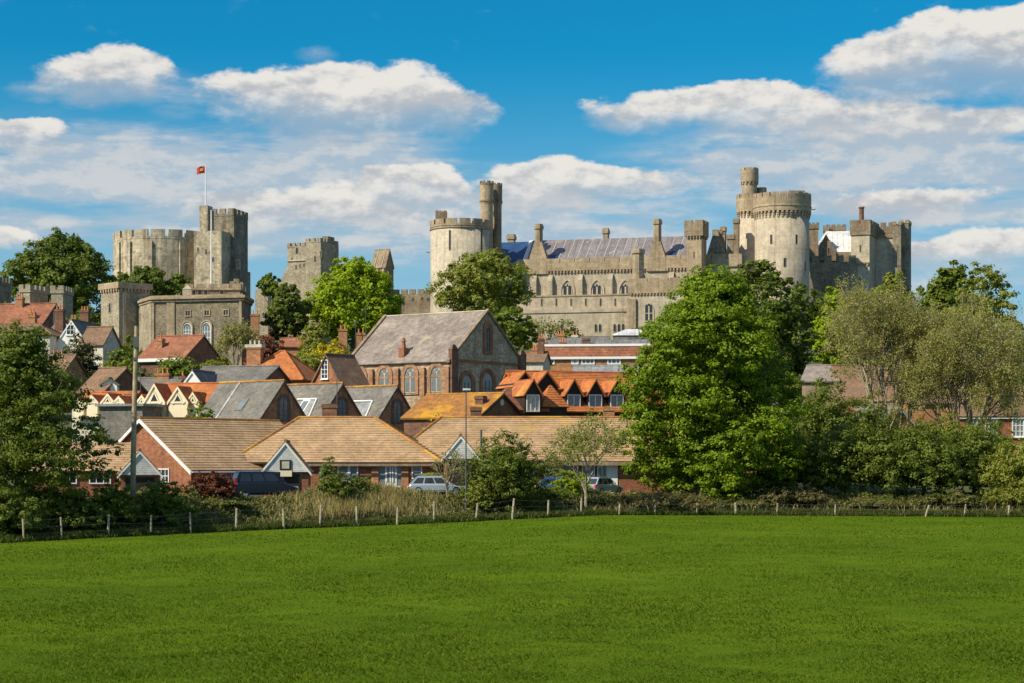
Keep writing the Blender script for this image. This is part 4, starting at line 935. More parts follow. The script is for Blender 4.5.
# ---- bungalows in front
def bungalows():
    gz = 2.5
    B = 'tan_tile'
    # left bungalow, gable to the left, seen corner-on
    f = Fr(191, 166, 48, gz); T = f.thing('bungalow', 'tan tiled bungalow with red brick end gable and white bargeboards', 'bungalow')
    x1 = 15; y1 = f.ly(97, 0); zr = f.lz(418, 0, y1/2); ze = f.lz(468, 0, 0)+.1
    gable_walls(T, 0, x1, 0, y1, ze, zr, 'red_brick', zb=-1)
    gable_roof(T, 0, x1, 0, y1, ze, zr, B, course=.38, over=.45, vo=.35, ridge='lichen_tile'); barge(T, -.36, 0, y1, ze, zr, over=.45, wd=.26)
    window(T, face(0, 0), 4, .9, 1.8, 1.2, bars=(2,1)); window(T, face(0,0,0,-1), -y1*.28, 1.0, 1.6, 1.2, bars=(2,1))
    m = MB(); m.tube([(0-.3,-.5,ze-.45),(x1,-.5,ze-.45)], [.07,.07], 6); m.build('gutter', 'white_paint', T)
    # white panelled porch gables are garages of their own
    def garage(px, pa, hw, pe, D, rot, label):
        g = Fr(px-hw, D, rot, gz); G = g.thing('garage', label, 'garage'); xx = g.lx(px+hw); e = g.pz(px, pe); r_ = g.pz(px, pa); d = 6.5
        m = MB(); m.box(.1, xx-.1, .25, d, -1, e); m.build('wall', 'red_brick', G)
        m = MB(); m.loft([(0,-.03,e-.15),(xx,-.03,e-.15),(xx/2,-.03,r_-.15)], [(0,.3,e-.15),(xx,.3,e-.15),(xx/2,.3,r_-.15)]); m.build('gable_panel', 'cladding', G)
        gable_roof(G, 0, xx, 0, d, e, r_, B, 'y', over=.15, vo=.1, course=.38, ridge='brown_tile'); barge(G, -.09, 0, xx, e, r_, 'white_paint', 'y', over=.15, wd=.17, d=.03)
        m = MB(); m.box(xx/2-1.1, xx/2+1.1, .17, .24, -1, e-.35); m.build('garage_door', 'black_timber', G)
        return g, G, xx, e, r_
    garage(140, 450, 21, 473, 152, 12, 'small garage with pale panelled gable behind the telegraph pole')
    g, G, xx, e, r_ = garage(285.5, 441, 24, 470, 157, 4, 'garage with pale blue panelled gable and a dark lantern, behind the dark van')
    m = MB(); m.box(xx/2-.45, xx/2+.45, -.1, .04, g.pz(285, 470), g.pz(285, 460)); o = m.build('notice_box', 'black_timber', G)
    m = MB(); m.box(xx/2-.28, xx/2+.3, -.13, -.101, g.pz(285, 468.6), g.pz(285, 461.4)); m.build('notice_panel', 'cream_render', o)
    m = MB(); m.box(xx/2-.4, xx/2+.5, -.1, .04, g.pz(285, 476.5), g.pz(285, 470.6)); m.build('notice_panel', 'cream_timber', o)
    garage(461, 435, 18.5, 457, 163, 2, 'small garage with pale pointed gable, behind the lamp post and silver car')
    # low roof far left
    f = Fr(40, 158, 8, gz); T, x0, x1, ze, zr = house('bungalow', 'low brown roofed bungalow partly hidden by the dark tree on the left', f, 30, 126, 8, 469, 444, 'red_brick', B, course=.38)
    for px in (66, 100): window(T, face(0,0), f.lx(px), 1.0, 1.7, 1.2, bars=(2,0))
    # middle bungalow
    f = Fr(236, 172, -3, gz); T, x0, x1, ze, zr = house('bungalow', 'middle tan tiled bungalow with a lichen patch on its hipped roof and a glazed door', f, 236, 436, 11.5, 458, 417.5, 'red_brick', B, hip=(4.6,6.0), course=.38, over=.6, ridge='lichen_tile')
    F0 = face(0, 0)
    m = MB(); m.box(f.lx(308), f.lx(436), -.7, -.6, ze-.70, ze-.50); m.build('fascia', 'brown_stone', T)
    for px, w_, h_, b in ((344, 1.1, 1.5, (0,1)), (353, .9, 1.6, (0,0)), (384, 1.2, 2.0, (0,0)), (398, 1.0, 2.0, (0,0)), (417, .9, 1.3, (0,1)), (327, 1.2, 1.4, (1,0))): window(T, F0, f.lx(px), ze-.5-h_, w_, h_, 'white_paint', 'grey_glass', b, fw=.1)
    m = MB(); d = f.lx(391); m.box(d-.5, d+.5, -.06, .05, -.5, ze-.55); o = m.build('door', 'white_paint', T)
    m = MB(); m.box(d-.33, d+.33, -.09, -.04, 1.0, ze-.8); m.build('pane', 'grey_glass', o)
    for px in (375, 405): m = MB(); q = f.lx(px); m.box(q-.3, q+.3, -.12, .02, -1, ze-.5); m.build('brick_pier', 'orange_brick', T)
    c = f.lx(328, 5); chimney(T, c, 6.2, zr-1.6, f.lz(404, c, 6.2), 1.3, .8, 'brown_brick', 0)
    # right-hand bungalow
    f = Fr(392, 178, 0, gz); T, x0, x1, ze, zr = house('bungalow', 'long tan tiled bungalow running behind the bushes to the big green tree', f, 392, 690, 11.5, 457, 417.5, 'red_brick', B, hip=(4.2,0), course=.38, over=.6, ridge='lichen_tile')
    for px in (485, 507, 553, 570, 590, 602): window(T, face(0,0), f.lx(px), ze-2.0, 1.4, 1.3, 'white_paint', 'glass', (1,0), fw=.08)
    for px in (530, 612): m = MB(); q = f.lx(px); m.box(q-.5, q+.5, -.06, .05, -.5, ze-.6); m.build('door', 'white_paint', T)
    m = MB(); m.box(f.lx(476), x1, -.7, -.56, ze-.75, ze-.42); m.build('fascia', 'brown_stone', T)
    m = MB(); m.tube([(f.lx(481), 1.0, zr-2.8),(f.lx(481), 1.0, zr-1.2)], [.1,.1], 8); m.build('flue', 'grey_metal', T)
    for px, n in ((476, 0), (609, 0)): c = f.lx(px, 6); chimney(T, c, 6.4, zr-1.4, f.lz(407, c, 6.4), 1.0, .7, 'brown_brick' if px < 500 else 'orange_brick', n)
bungalows()
# ---- orange half-timbered house with dormers
def dormer(T, x, z, w, h, y, d, roofm, wallm, frame, glass='grey_glass', bars=(1,1), rise=1.4):
    """gabled dormer: front at y, running d back; a part with its own roof and window"""
    m = MB(); m.loft([(x-w/2,y,z),(x+w/2,y,z),(x+w/2,y,z+h),(x,y,z+h+rise),(x-w/2,y,z+h)], [(x-w/2,y+d,z),(x+w/2,y+d,z),(x+w/2,y+d,z+h),(x,y+d,z+h+rise),(x-w/2,y+d,z+h)])
    o = m.build('dormer', wallm, T)
    m = MB(); k = rise/(w/2); ov = .22
    m.slope((x-w/2-ov,y-.3,z+h-ov*k+.06), (x-w/2-ov,y+d,z+h-ov*k+.06), (x,y+d,z+h+rise+.06), (x,y-.3,z+h+rise+.06), .12)
    m.slope((x+w/2+ov,y-.3,z+h-ov*k+.06), (x+w/2+ov,y+d,z+h-ov*k+.06), (x,y+d,z+h+rise+.06), (x,y-.3,z+h+rise+.06), .12)
    m.build('dormer_roof', roofm, o)
    f0 = face(0, y); pts = rect(w*.78, h*.86, x, z+.12); b = MB()
    b.fring(f0, pts, grow(pts, -.09), -.03, .09)
    for i in range(bars[0]): b.fprism(f0, rect(.08, h*.7, x-w*.39+w*.78*(i+1)/(bars[0]+1), z+.2), .012, .08)
    wn = b.build('window', frame, o); g = MB(); g.fprism(f0, grow(pts, -.09), -.02, .011); g.build('pane', glass, wn)
    return o
def timber_house():
    f = Fr(545, 206, 20); T = f.thing('half_timbered_house', 'orange tiled house with three gabled dormers and dark timber walls', 'house')
    x0, x1 = f.lx(527), f.lx(668); ze = f.pz(590, 409); zr = f.lz(372, 4, 5.5)
    gable_walls(T, x0, x1, 0, 11, ze, zr, 'black_timber'); gable_roof(T, x0, x1, 0, 11, ze, zr, 'orange_tile', course=.3, over=.4, ridge='orange_tile')
    k = (zr-ze)/5.5
    for px in (573, 594.5, 616):
        x = f.lx(px, .6); dormer(T, x, f.lz(409.5, x, .4)+.1, 1.9, 1.55, .4, 3.6, 'orange_tile', 'black_timber', 'white_paint', 'grey_glass', (1,0), 1.5)
    # two gablets at the ridge end
    for px, dx in ((524, 0), (546, 0)):
        x = f.lx(px, 1.6); z = f.lz(385, x, 1.6); m = MB(); w_ = 2.5; rs = 1.45; y = 1.4
        m.loft([(x-w_/2,y,z-2),(x+w_/2,y,z-2),(x+w_/2,y,z),(x,y,z+rs-.1),(x-w_/2,y,z)], [(x-w_/2,y+5,z-2),(x+w_/2,y+5,z-2),(x+w_/2,y+5,z),(x,y+5,z+rs-.1),(x-w_/2,y+5,z)]); g = m.build('gablet', 'black_timber', T)
        m = MB(); m.slope((x-w_/2-.2,y-.25,z-.25), (x-w_/2-.2,y+5,z-.25), (x,y+5,z+rs), (x,y-.25,z+rs)); m.slope((x+w_/2+.2,y-.25,z-.25), (x+w_/2+.2,y+5,z-.25), (x,y+5,z+rs), (x,y-.25,z+rs)); m.build('gablet_roof', 'orange_tile', g)
    # projecting hipped wing with white bay window
    xa, xb = f.lx(502,-4), f.lx(546,-4); e = f.lz(408, xa, -4); r2 = f.lz(387.5, xa, -1)
    m = MB(); m.box(xa, xb, -4, 0, -4, e-.05); m.build('wing_wall', 'black_timber', T)
    m = MB(); m.slope((xa-.3,-4.3,e-.2), (xb+.3,-4.3,e-.2), (xb+.3,.2,r2), (xa+2.0,.2,r2), .15, .3); m.slope((xa-.3,-4.3,e-.2), (xa-.3,.6,e-.2), (xa+2.0,.6,r2), (xa+2.0,.2,r2), .15, .3); m.build('wing_roof', 'red_tile', T)
    x = f.lx(533, -4.6); d = dormer(T, x, f.lz(413, x, -4.6), 1.8, 2.0, -4.6, 4.6, 'orange_tile', 'black_timber', 'white_paint', 'cream_render', (2,0), 1.4)
    m = MB(); x = f.lx(552.5, -3.2); e = f.lz(407, x, -3); q = 1.5
    for a in range(4):
        c = [(-q,-q),(q,-q),(q,q),(-q,q)]; p, p2 = c[a], c[(a+1) % 4]
        m.slope((x+p[0],-2.6+p[1],e), (x+p2[0],-2.6+p2[1],e), (x+p2[0]*.04,-2.6+p2[1]*.04,f.lz(385, x, -3)), (x+p[0]*.04,-2.6+p[1]*.04,f.lz(385, x, -3)), .12, .28)
    m.build('pyramid_roof', 'orange_tile', T)
    m = MB(); m.box(x-1.3, x+1.3, -3.9, -1.3, -3, e-.03); m.build('porch_wall', 'black_timber', T)
    # white gabled cottage tucked left
    g = Fr(497, 212, -25); house('cottage', 'tiny white gabled cottage wedged left of the orange dormer house', g, 497, 511, 5, 404, 390, 'white_paint', 'red_tile', 'y', bg='white_paint')
    g = Fr(404, 196, -30); T, x0, x1, ze, zr = house('outbuilding', 'low outbuilding with bright orange lichened roof and dark end gable', g, 404, 478, 9, 416, 394, 'brown_brick', 'lichen_tile', course=.3)
    barge(T, x1+.26, 0, 9, ze, zr, 'black_timber', over=.35, wd=.2)
    m = MB(); m.fprism(face(x1, 0, 0, 1), [(4.5+.35*math.cos(t*.628), ze+1.4+.35*math.sin(t*.628)) for t in range(10)], -.02, .08); m.build('round_vent', 'cladding', T)
    c = g.lx(478, 2); chimney(T, x1-1.2, 2.5, ze, ze+2.0, .9, .7, 'brown_brick', 0)
    for px, D in ((457, 222), (461, 222.5)):
        pass
timber_house()
# ---- flat-topped terrace with dormers behind
def terrace():
    f = Fr(541, 300, -6); T = f.thing('terrace', 'long terrace with patchy red mansard roof, small white dormers and lead flat top', 'terraced houses')
    x0, x1 = 0, f.lx(652); ze = f.pz(590, 357.5); zt = f.lz(346, 8, 1.8)
    m = MB(); m.box(x0, x1, 0, 11, -6, ze); m.build('wall', 'orange_brick', T)
    m = MB(); m.slope((x0,-.2,ze), (x1,-.2,ze), (x1,1.8,zt), (x0,1.8,zt), .2, .35); m.build('mansard_roof', 'red_tile', T)
    m = MB(); m.box(x0, x1, 1.75, 11, ze-.02, zt+.02); m.box(x0+.2, x1-.2, 3.5, 10, zt, f.lz(340, 8, 4)); m.build('flat_top', 'grey_lead', T)
    m = MB(); m.box(x0-.1, x1+.1, 1.5, 1.8, zt-.05, zt+.3); m.box(x0-.1, x1+.1, -.35, -.05, ze-.25, ze+.1); m.build('white_coping', 'white_paint', T)
    for px in (541, 652):
        q = f.lx(px); m = MB(); m.loft([(q-.2,-.4,ze),(q+.2,-.4,ze),(q+.2,-.4,ze+.5),(q-.2,-.4,ze+.5)], [(q-.2,2.2,zt+.2),(q+.2,2.2,zt+.2),(q+.2,2.2,zt+.7),(q-.2,2.2,zt+.7)]); m.box(q-.2, q+.2, 1.5, 11, ze, zt+.6); m.build('party_wall', 'white_paint' if px < 600 else 'brown_brick', T)
    for px in (548, 575, 588, 614): window(T, face(0,0), f.lx(px), f.pz(px, 364.5), 2.0 if px != 575 else 1.1, 1.0, 'white_paint', 'grey_glass', (2,0), fw=.18)
    for px, n in ((586, 0), (543.5, 3), (563, 3)): c = f.lx(px, 2.4); chimney(T, c, 2.6, ze, f.lz(337 if n == 0 else 341, c, 2.6)-.2, 1.1, .9, 'brown_brick', n)
    # glazed lantern
    a, b = f.lx(613, 5), f.lx(650, 5); z0 = f.lz(341, 10, 5); z1 = f.lz(335, 10, 5); z2 = f.lz(329, 10, 7)
    m = MB(); m.box(a, b, 5, 10.5, z0-.5, z1); o = m.build('lantern', 'slate', T)
    m = MB(); mid = (a+b)/2; m.slope((a-.2,4.8,z1), (b+.2,4.8,z1), (mid+1.0,7.7,z2), (mid-1.0,7.7,z2), .12); m.slope((a-.2,10.7,z1), (b+.2,10.7,z1), (mid+1.0,7.7,z2), (mid-1.0,7.7,z2), .12)
    m.slope((a-.2,4.8,z1), (a-.2,10.7,z1), (mid-1.01,7.7,z2), (mid-1.0,7.7,z2), .12); m.slope((b+.2,4.8,z1), (b+.2,10.7,z1), (mid+1.01,7.7,z2), (mid+1.0,7.7,z2), .12); m.build('lantern_roof', 'pale_lead', o)
    for s in (-.28, .02, .3):
        g = MB(); cx = mid+s*(b-a); q = abs(s)*.3
        g.slope((cx-.55,5.2,z1+.12+.03), (cx+.55,5.2,z1+.15), (cx+.3,6.3-q*2,z1+(z2-z1)*.50-q), (cx-.3,6.3-q*2,z1+(z2-z1)*.50-q), .02); g.build('pane', 'grey_glass', o)
    # lower front building with stone coping and steps of roof
    g = Fr(573, 262, -6); T, x0, x1, ze, zr = house('terrace_wing', 'low pinkish brick wing with flat coping in front of the red mansard terrace', g, 573, 650, 7, 374, 366, 'church_flint', 'grey_lead', cat='building')
    m = MB(); m.box(x0, x1, -.2, .1, ze-.3, ze+.15); m.build('white_coping', 'white_paint', T)
    g = Fr(527, 290, -10); house('house', 'white walled house with a brown tiled roof between church and terrace', g, 519, 543, 7, 361, 352, 'cream_render', 'brown_tile', chim=((541, 335, 3, .9, .7, 'brown_brick', 2), (535, 345, 3, .8, .7, 'orange_brick', 2)))
    g = Fr(557, 312, -8); house('house', 'slate roofed house with orange chimney pots just behind the terrace', g, 552, 606, 8, 346, 337, 'brown_brick', 'slate', chim=((561, 331, 4, 1.2, .8, 'orange_brick', 3), (575, 332, 4, 1.0, .8, 'cream_render', 2)))
terrace()
# ---- hillside houses on the left
def hill_houses():
    f = Fr(-20, 302, -12); T, x0, x1, ze, zr = house('house', 'red tiled house with a dark end gable, below the low castle wall', f, -20, 42, 9, 323, 304, 'brown_brick', 'red_tile', wins=((20, 338, 1.2, 1.4),), chim=((20, 294, 4, 1.2, .9, 'orange_brick', 3), (32, 309, 1, 1.0, .8, 'orange_brick', 2)))
    window(T, face(x1, 0, 0, 1), 4.5, ze+.2, 1.3, 1.7, bars=(1,1)); barge(T, x1+.27, 0, 9, ze, zr, 'black_timber', over=.35, wd=.2)
    f = Fr(-15, 286, -6); T, *_ = house('house', 'low brown roofed house with cream wall and bay window at far left', f, -15, 50, 8, 334, 324, 'cream_render', 'brown_tile', hip=(0,3), wins=((36, 343, 1.6, 1.5), (12, 343, 1.2, 1.4), (25, 343, 1.2, 1.4)))
    f = Fr(57, 288, -8); T, x0, x1, ze, zr = house('cottage', 'white gabled cottage with one small dark window and grey slate roof', f, 57, 86, 10, 341, 319.5, 'white_paint', 'slate', 'y', bg='white_paint', wins=((70.5, 335, 1.2, 1.5),), chim=((60, 306, 6, 1.3, 1.0, 'brown_brick', 3), (85, 307, 7, 1.3, .9, 'brown_brick', 3)))
    f = Fr(80, 284, -20); house('cottage', 'cream walled cottage with small brown tiled roof beside the white gabled cottage', f, 80, 103, 4.6, 343, 327, 'cream_render', 'brown_tile', chim=((74, 316, 5, 1.0, .8, 'orange_brick', 2),))
    f = Fr(46, 292, -12); house('cottage', 'narrow cottage with grey roof and orange chimneys at left among the trees', f, 44, 62, 8, 338, 324, 'cream_render', 'slate', chim=((33, 312, 1, 1, .8, 'orange_brick', 2),))
    f = Fr(140, 276, -22); T, x0, x1, ze, zr = house('house', 'red tiled house with a dark shaded gable in front of the flint lodge', f, 139, 184, 10, 357, 336, 'brown_brick', 'red_tile', chim=((161, 335, 2.5, .8, .8, 'orange_brick', 1),))
    m = MB(); m.loft([(x1+.02,0,-4),(x1+.02,10,-4),(x1+.02,10,ze-.15),(x1+.02,5,zr-.3),(x1+.02,0,ze-.15)], [(x1+.12,0,-4),(x1+.12,10,-4),(x1+.12,10,ze-.15),(x1+.12,5,zr-.3),(x1+.12,0,ze-.15)]); m.build('gable_hanging', 'red_tile', T)
    m = MB(); m.box(x0-.2, x1, -.42, -.3, ze-.65, ze-.2); m.build('fascia', 'white_paint', T)
    f = Fr(234, 256, -14); T, x0, x1, ze, zr = house('house', 'orange tiled pyramid roofed house with a big cream topped chimney', f, 236, 302, 10, 378, 351, 'red_brick', 'orange_tile', hip=(4.2,4.2), chim=((255, 343, 3.0, 1.9, 1.1, 'orange_brick', 0),), wins=((280, 385, 1.1, 1.3),))
    c = f.lx(255, 3); z = f.lz(343.5, c, 3); m = MB()
    m.box(c-1.15, c+1.15, 2.3, 3.7, z-.55, z-.15); m.build('chimney_cap', 'cream_render', T)
    for s in (-.6, 0, .6):
        m = MB(); m.lathe(c+s, 3, [(.16,z-.16),(.13,z+.4),(.17,z+.45)], 8); m.build('chimney_pot', 'cream_render', T)
    f = Fr(200, 233, -16); T, x0, x1, ze, zr = house('house', 'long dark slate roofed house, the longest slate roof left of the church', f, 188, 262, 9, 381, 366.5, 'brown_brick', 'slate', ridge='slate')
    f = Fr(183, 228, -12); house('cottage', 'small white gabled outshot joined to the left of the long slate roof', f, 182, 203, 7, 384, 370, 'white_paint', 'slate', 'y', bg='white_paint')
    f = Fr(116, 244, -8); house('house', 'low slate roofed house with orange chimney stack behind the timber gables', f, 114, 172, 8, 391, 378, 'brown_brick', 'slate', chim=((163, 369, 4, 1.8, .9, 'orange_brick', 3), (183, 372, 4, .8, .8, 'brown_brick', 1)))
    f = Fr(103, 238, 0); house('cottage', 'small white gable with stepped top between brown roof and slate roof', f, 102, 117, 5, 383, 378, 'white_paint', 'slate', 'y')
    f = Fr(64, 240, -30); T, x0, x1, ze, zr = house('house', 'brown tiled house with a white bargeboard on its left gable, behind the dark tree', f, 78, 103, 8, 391, 368, 'brown_brick', 'brown_tile'); barge(T, x0-.27, 0, 8, ze, zr, over=.35, wd=.25)
    f = Fr(44, 250, -10); house('house', 'cream chimneyed house half hidden behind the dark left tree', f, 28, 62, 8, 372, 355, 'orange_brick', 'brown_tile', chim=((58, 351, 4, 1.6, 1, 'cream_render', 3),))
    # row with cream timber gables
    f = Fr(76, 214, -16); T = f.thing('timber_gabled_row', 'row of new houses with orange roofs and cream timber gables', 'terraced houses')
    def bit(pa, pb, pe, pr, d, y=0):
        x0, x1 = f.lx(pa, y), f.lx(pb, y); ze = f.lz(pe, x0, y); zr = f.lz(pr, x0, y+d/2)
        m = MB(); m.box(x0, x1, y, y+d, -4, ze); m.build('wall', 'cream_render', T); gable_roof(T, x0, x1, y, y+d, ze+.003, zr, 'orange_tile', over=.25, vo=.15)
    bit(72, 124, 403.5, 392.5, 7); bit(146, 217, 401.5, 384, 9, 1)
    def tgable(px, hw, pb, pt, y):
        x = f.lx(px, y); w_ = hw*2/9.35; z0 = f.lz(pb, x, y); z1 = f.lz(pt, x, y); q = w_/2
        m = MB(); m.loft([(x-q,y,z0-1.6),(x+q,y,z0-1.6),(x+q,y,z0),(x,y,z1),(x-q,y,z0)], [(x-q,y+2.8,z0-1.6),(x+q,y+2.8,z0-1.6),(x+q,y+2.8,z0),(x,y+2.8,z1),(x-q,y+2.8,z0)]); g = m.build('gable', 'cream_timber', T)
        m = MB()
        for s in (-1, 1): m.slope((x+s*(q+.2),y-.1,z0-.2), (x+s*(q+.2),y+3,z0-.2), (x,y+3,z1+.1), (x,y-.1,z1+.1), .14)
        m.build('gable_roof', 'orange_tile', g)
        m = MB()
        for s in (-1, 1):
            p = [(x+s*(q+.15), z0-.35), (x+s*(q+.15), z0-.02), (x, z1+.02), (x, z1-.3)]; m.fprism(face(0, y), p, .06, .14)
            m.fprism(face(0,y), [(x+s*q*.55-.08,z0-.2),(x+s*q*.55+.08,z0-.2),(x+.08,z0+(z1-z0)*.55),(x-.08,z0+(z1-z0)*.55)], .0, .1)
        m.fprism(face(0, y), rect(q*1.5, .2, x, z0-.15), 0, .09); m.build('truss', 'cream_timber', g)
        m = MB(); m.fprism(face(0, y), [(x-q*.42,z0+.1),(x+q*.42,z0+.1),(x+q*.15,z0+(z1-z0)*.4),(x-q*.15,z0+(z1-z0)*.4)], -.02, .05); m.build('window', 'old_glass', g)
    for px, hw, pb, pt, y in ((79, 5, 402, 397.5, -.8), (92, 6, 402, 395, -.8), (108, 7, 402.5, 393.5, -.8), (119, 5, 402, 396, -.8), (142, 6, 403, 395, -.6), (154.5, 10.5, 402, 383.5, -.9), (178, 10, 402, 386.5, -.9), (193, 6, 402, 392, -.2)): tgable(px, hw, pb, pt, y)
    for px, pb in ((130, 391),): chimney(T, f.lx(px, 3), 3, 2, f.lz(pb, f.lx(px), 3), 1.0, .8, 'orange_brick', 0)
    m = MB(); x0, x1 = f.lx(104, -4), f.lx(152, -4); z = f.lz(404.5, x0, -4); m.box(x0, x1, -6, -1, z-.25, z); m.build('flat_roof', 'grey_lead', T)
    m = MB(); m.box(x0+.3, x1-.3, -5.6, -1.2, -3, z-.26); m.build('ground_floor', 'slate', T)
    # narrow brick house with one sash
    f = Fr(326, 228, -40); T, x0, x1, ze, zr = house('house', 'brick gabled house with one white sash window left of the church', f, 311, 343, 4.2, 385, 354, 'red_brick', 'brown_tile', 'y')
    window(T, face(0, 0), f.lx(325), f.pz(325, 379), 1.1, 2.2, bars=(1,3), sill='white_paint')
    for px, pt, D, lb in ((343, 327, 300, 'lone brick chimney rising among bushes left of the church'), (361, 331, 290, 'small brick chimney close to the church roof end'), (255, 312, 320, 'broad red brick chimney stack at the right foot of the flint lodge')):
        x = X(px, D); z0 = ground(x, D); t = thing('chimney_stack', lb, 'chimney', (x, D, z0)); chimney(t, 0, 0, -2, Z(pt+2, D)-z0, 1.3, .9, 'orange_brick', 2, name='stack')
    f = Fr(280, 318, -5); house('house', 'low orange ridged house half buried in the trees below the ruined tower', f, 278, 312, 7, 346, 338, 'orange_brick', 'red_tile')
hill_houses()
def right_houses():
    f = Fr(835, 232, -4); house('house', 'long orange and brown tiled house behind the bare trees at right', f, 838, 1000, 11, 399, 365, 'orange_brick', 'brown_tile', chim=((995, 352, 5, 1, .8, 'red_brick', 2), (905, 356, 5, 1, .8, 'red_brick', 2)), wins=((870, 412, 1.2, 1.3), (925, 412, 1.2, 1.3), (960, 412, 1.2, 1.3)))
    f = Fr(806, 236, -18); house('house', 'pale stone roofed house glimpsed between the green tree and the bare trees', f, 802, 838, 9, 380, 365.5, 'brown_stone', 'mauve_slate')
    f = Fr(886, 206, 24); T, x0, x1, ze, zr = house('outbuilding', 'small orange brick gable with white bargeboard among the hedge shrubs', f, 884, 912, 7, 420, 404, 'orange_brick', 'slate', 'y', bg='white_paint')
    f = Fr(912, 208, -5); T, *_ = house('house', 'low house with white fascia and orange brick end among the right hand shrubs', f, 908, 958, 6, 402, 396, 'orange_brick', 'brown_tile')
    f = Fr(940, 216, -3); T, x0, x1, ze, zr = house('house', 'red brick house with tall white windows at the right edge', f, 958, 1060, 9, 414, 385, 'red_brick', 'brown_tile')
    for px in (975, 991, 1018, 1036): window(T, face(0, 0), f.lx(px), f.pz(px, 437), 1.3, 1.9, 'white_paint', 'grey_glass', (2,2), sill='white_paint', fw=.12)
    m = MB(); m.box(x0, x1, -.25, .05, ze-.5, ze-.2); m.build('fascia', 'white_paint', T)
    f = Fr(750, 205, 20); T, x0, x1, ze, zr = house('house', 'slate roofed house with white fascia glimpsed right of the big green tree', f, 742, 790, 8, 418, 396, 'red_brick', 'slate', bg='white_paint')
    m = MB(); m.box(x0-.3, x1+.3, -.5, -.35, ze-.55, ze-.2); m.build('fascia', 'white_paint', T)
    f = Fr(735, 190, 0); house('bungalow', 'tan roofed low building just showing between tree and hedge at right', f, 725, 800, 8, 448, 432, 'orange_brick', 'tan_tile')
right_houses()
# ================================================================== vegetation
def leaf_quads(c, nrm, size, rng, asp=.6):
    """pointed leaf-clump faces at c, roughly facing nrm"""
    n = len(c); nrm = nrm/np.linalg.norm(nrm, axis=1, keepdims=True)
    r = rng.normal(size=(n,3)); u = np.cross(nrm, r); u /= np.linalg.norm(u, axis=1, keepdims=True); v = np.cross(nrm, u)
    s = (size*rng.uniform(.6, 1.35, n))[:,None]; b = nrm*s*rng.uniform(-.25,.25,(n,1))
    V = np.stack([c-u*s, c-v*s*asp+b, c+u*s, c+v*s*asp+b], 1).reshape(-1,3)
    return V, np.arange(4*n).reshape(-1,4)
def crown_points(blobs, total, rng, clump=.2, fill=.35, flat=.75, drop=0.):
    """leaves gathered into many small clumps spread through the crown's volume, most near its skin"""
    area = np.array([(b[3]*b[4]+b[3]*b[5]+b[4]*b[5]) for b in blobs]); area = area/area.sum(); cs = []; ns = []
    for b, a in zip(blobs, area):
        c0 = np.array(b[:3]); rad = np.array(b[3:6]); rm = rad.mean(); n = max(20, int(total*a)); nc = max(8, int(n/45))
        d = rng.normal(size=(nc,3)); d /= np.linalg.norm(d, axis=1, keepdims=True)
        low = d[:,2] < -.35; d[low,2] *= rng.uniform(-.6,1,low.sum()); d /= np.linalg.norm(d, axis=1, keepdims=True)
        rr = np.where(rng.random(nc) < fill, rng.uniform(.25,.8,nc), rng.uniform(.78,1.08,nc))[:,None]
        cc = c0+d*rad*rr; cr = rm*clump*rng.uniform(.6,1.5,nc); k = rng.integers(0, nc, n)
        if drop: keep = rng.random(nc) > drop; k = k[keep[k]]; n = len(k)
        off = rng.normal(size=(n,3)); off /= np.linalg.norm(off, axis=1, keepdims=True); q = rng.random((n,1))**.45
        p = cc[k]+off*q*cr[k][:,None]*np.array([1.15,1.15,flat])
        cs.append(p); ns.append(off*.7+d[k]*.5+np.array([0,0,.55])+rng.normal(size=(n,3))*.45)
    return np.concatenate(cs), np.concatenate(ns)
def envelope(w_, h_, z0, rng, n=16, taper=.0, depth=None):
    """uneven crown of overlapping lobes inside a w x h envelope starting at z0"""
    dp = depth or w_; out = [(0,0,z0+h_*.5,w_*.33,dp*.33,h_*.38)]
    for i in range(n):
        t = (i+.5)/n; z = z0+h_*(.12+.78*t); prof = math.sin(math.pi*min(1,(.16+.76*t)))**.75*(1-taper*t)
        a = i*2.399+rng.uniform(-.4,.4); R_ = w_*.5*prof; s = w_*rng.uniform(.13,.20)*(1-.25*t)
        rr = max(0, R_-s*.75); out.append((rr*math.cos(a), rr*math.sin(a)*dp/w_, z, s*1.1, s*1.1, min(s*.95, h_*.2)))
    out.append((rng.uniform(-.06,.06)*w_, 0, z0+h_*.90, w_*.17, w_*.17, h_*.11))
    return out
def dome(w_, h_, rng, n=14, depth=None):
    dp = depth or w_; out = []
    for i in range(n):
        q = math.sqrt((i+.5)/n); a = i*2.399+rng.uniform(-.3,.3); s = w_*rng.uniform(.15,.23)
        r = q*(.5*w_-s*.45); ht = h_*(1-.42*q**2.4)*rng.uniform(.88,1.05); sz = min(ht*.5, max(s, ht*.33))
        out.append((r*math.cos(a), r*math.sin(a)*dp/w_, ht-sz, s*1.15, s*1.15, sz))
        if ht-2*sz > .1*h_: out.append((r*1.05*math.cos(a), r*1.05*math.sin(a)*dp/w_, (ht-sz)*.5, s*1.2, s*1.2, (ht-sz)*.55))
    return out
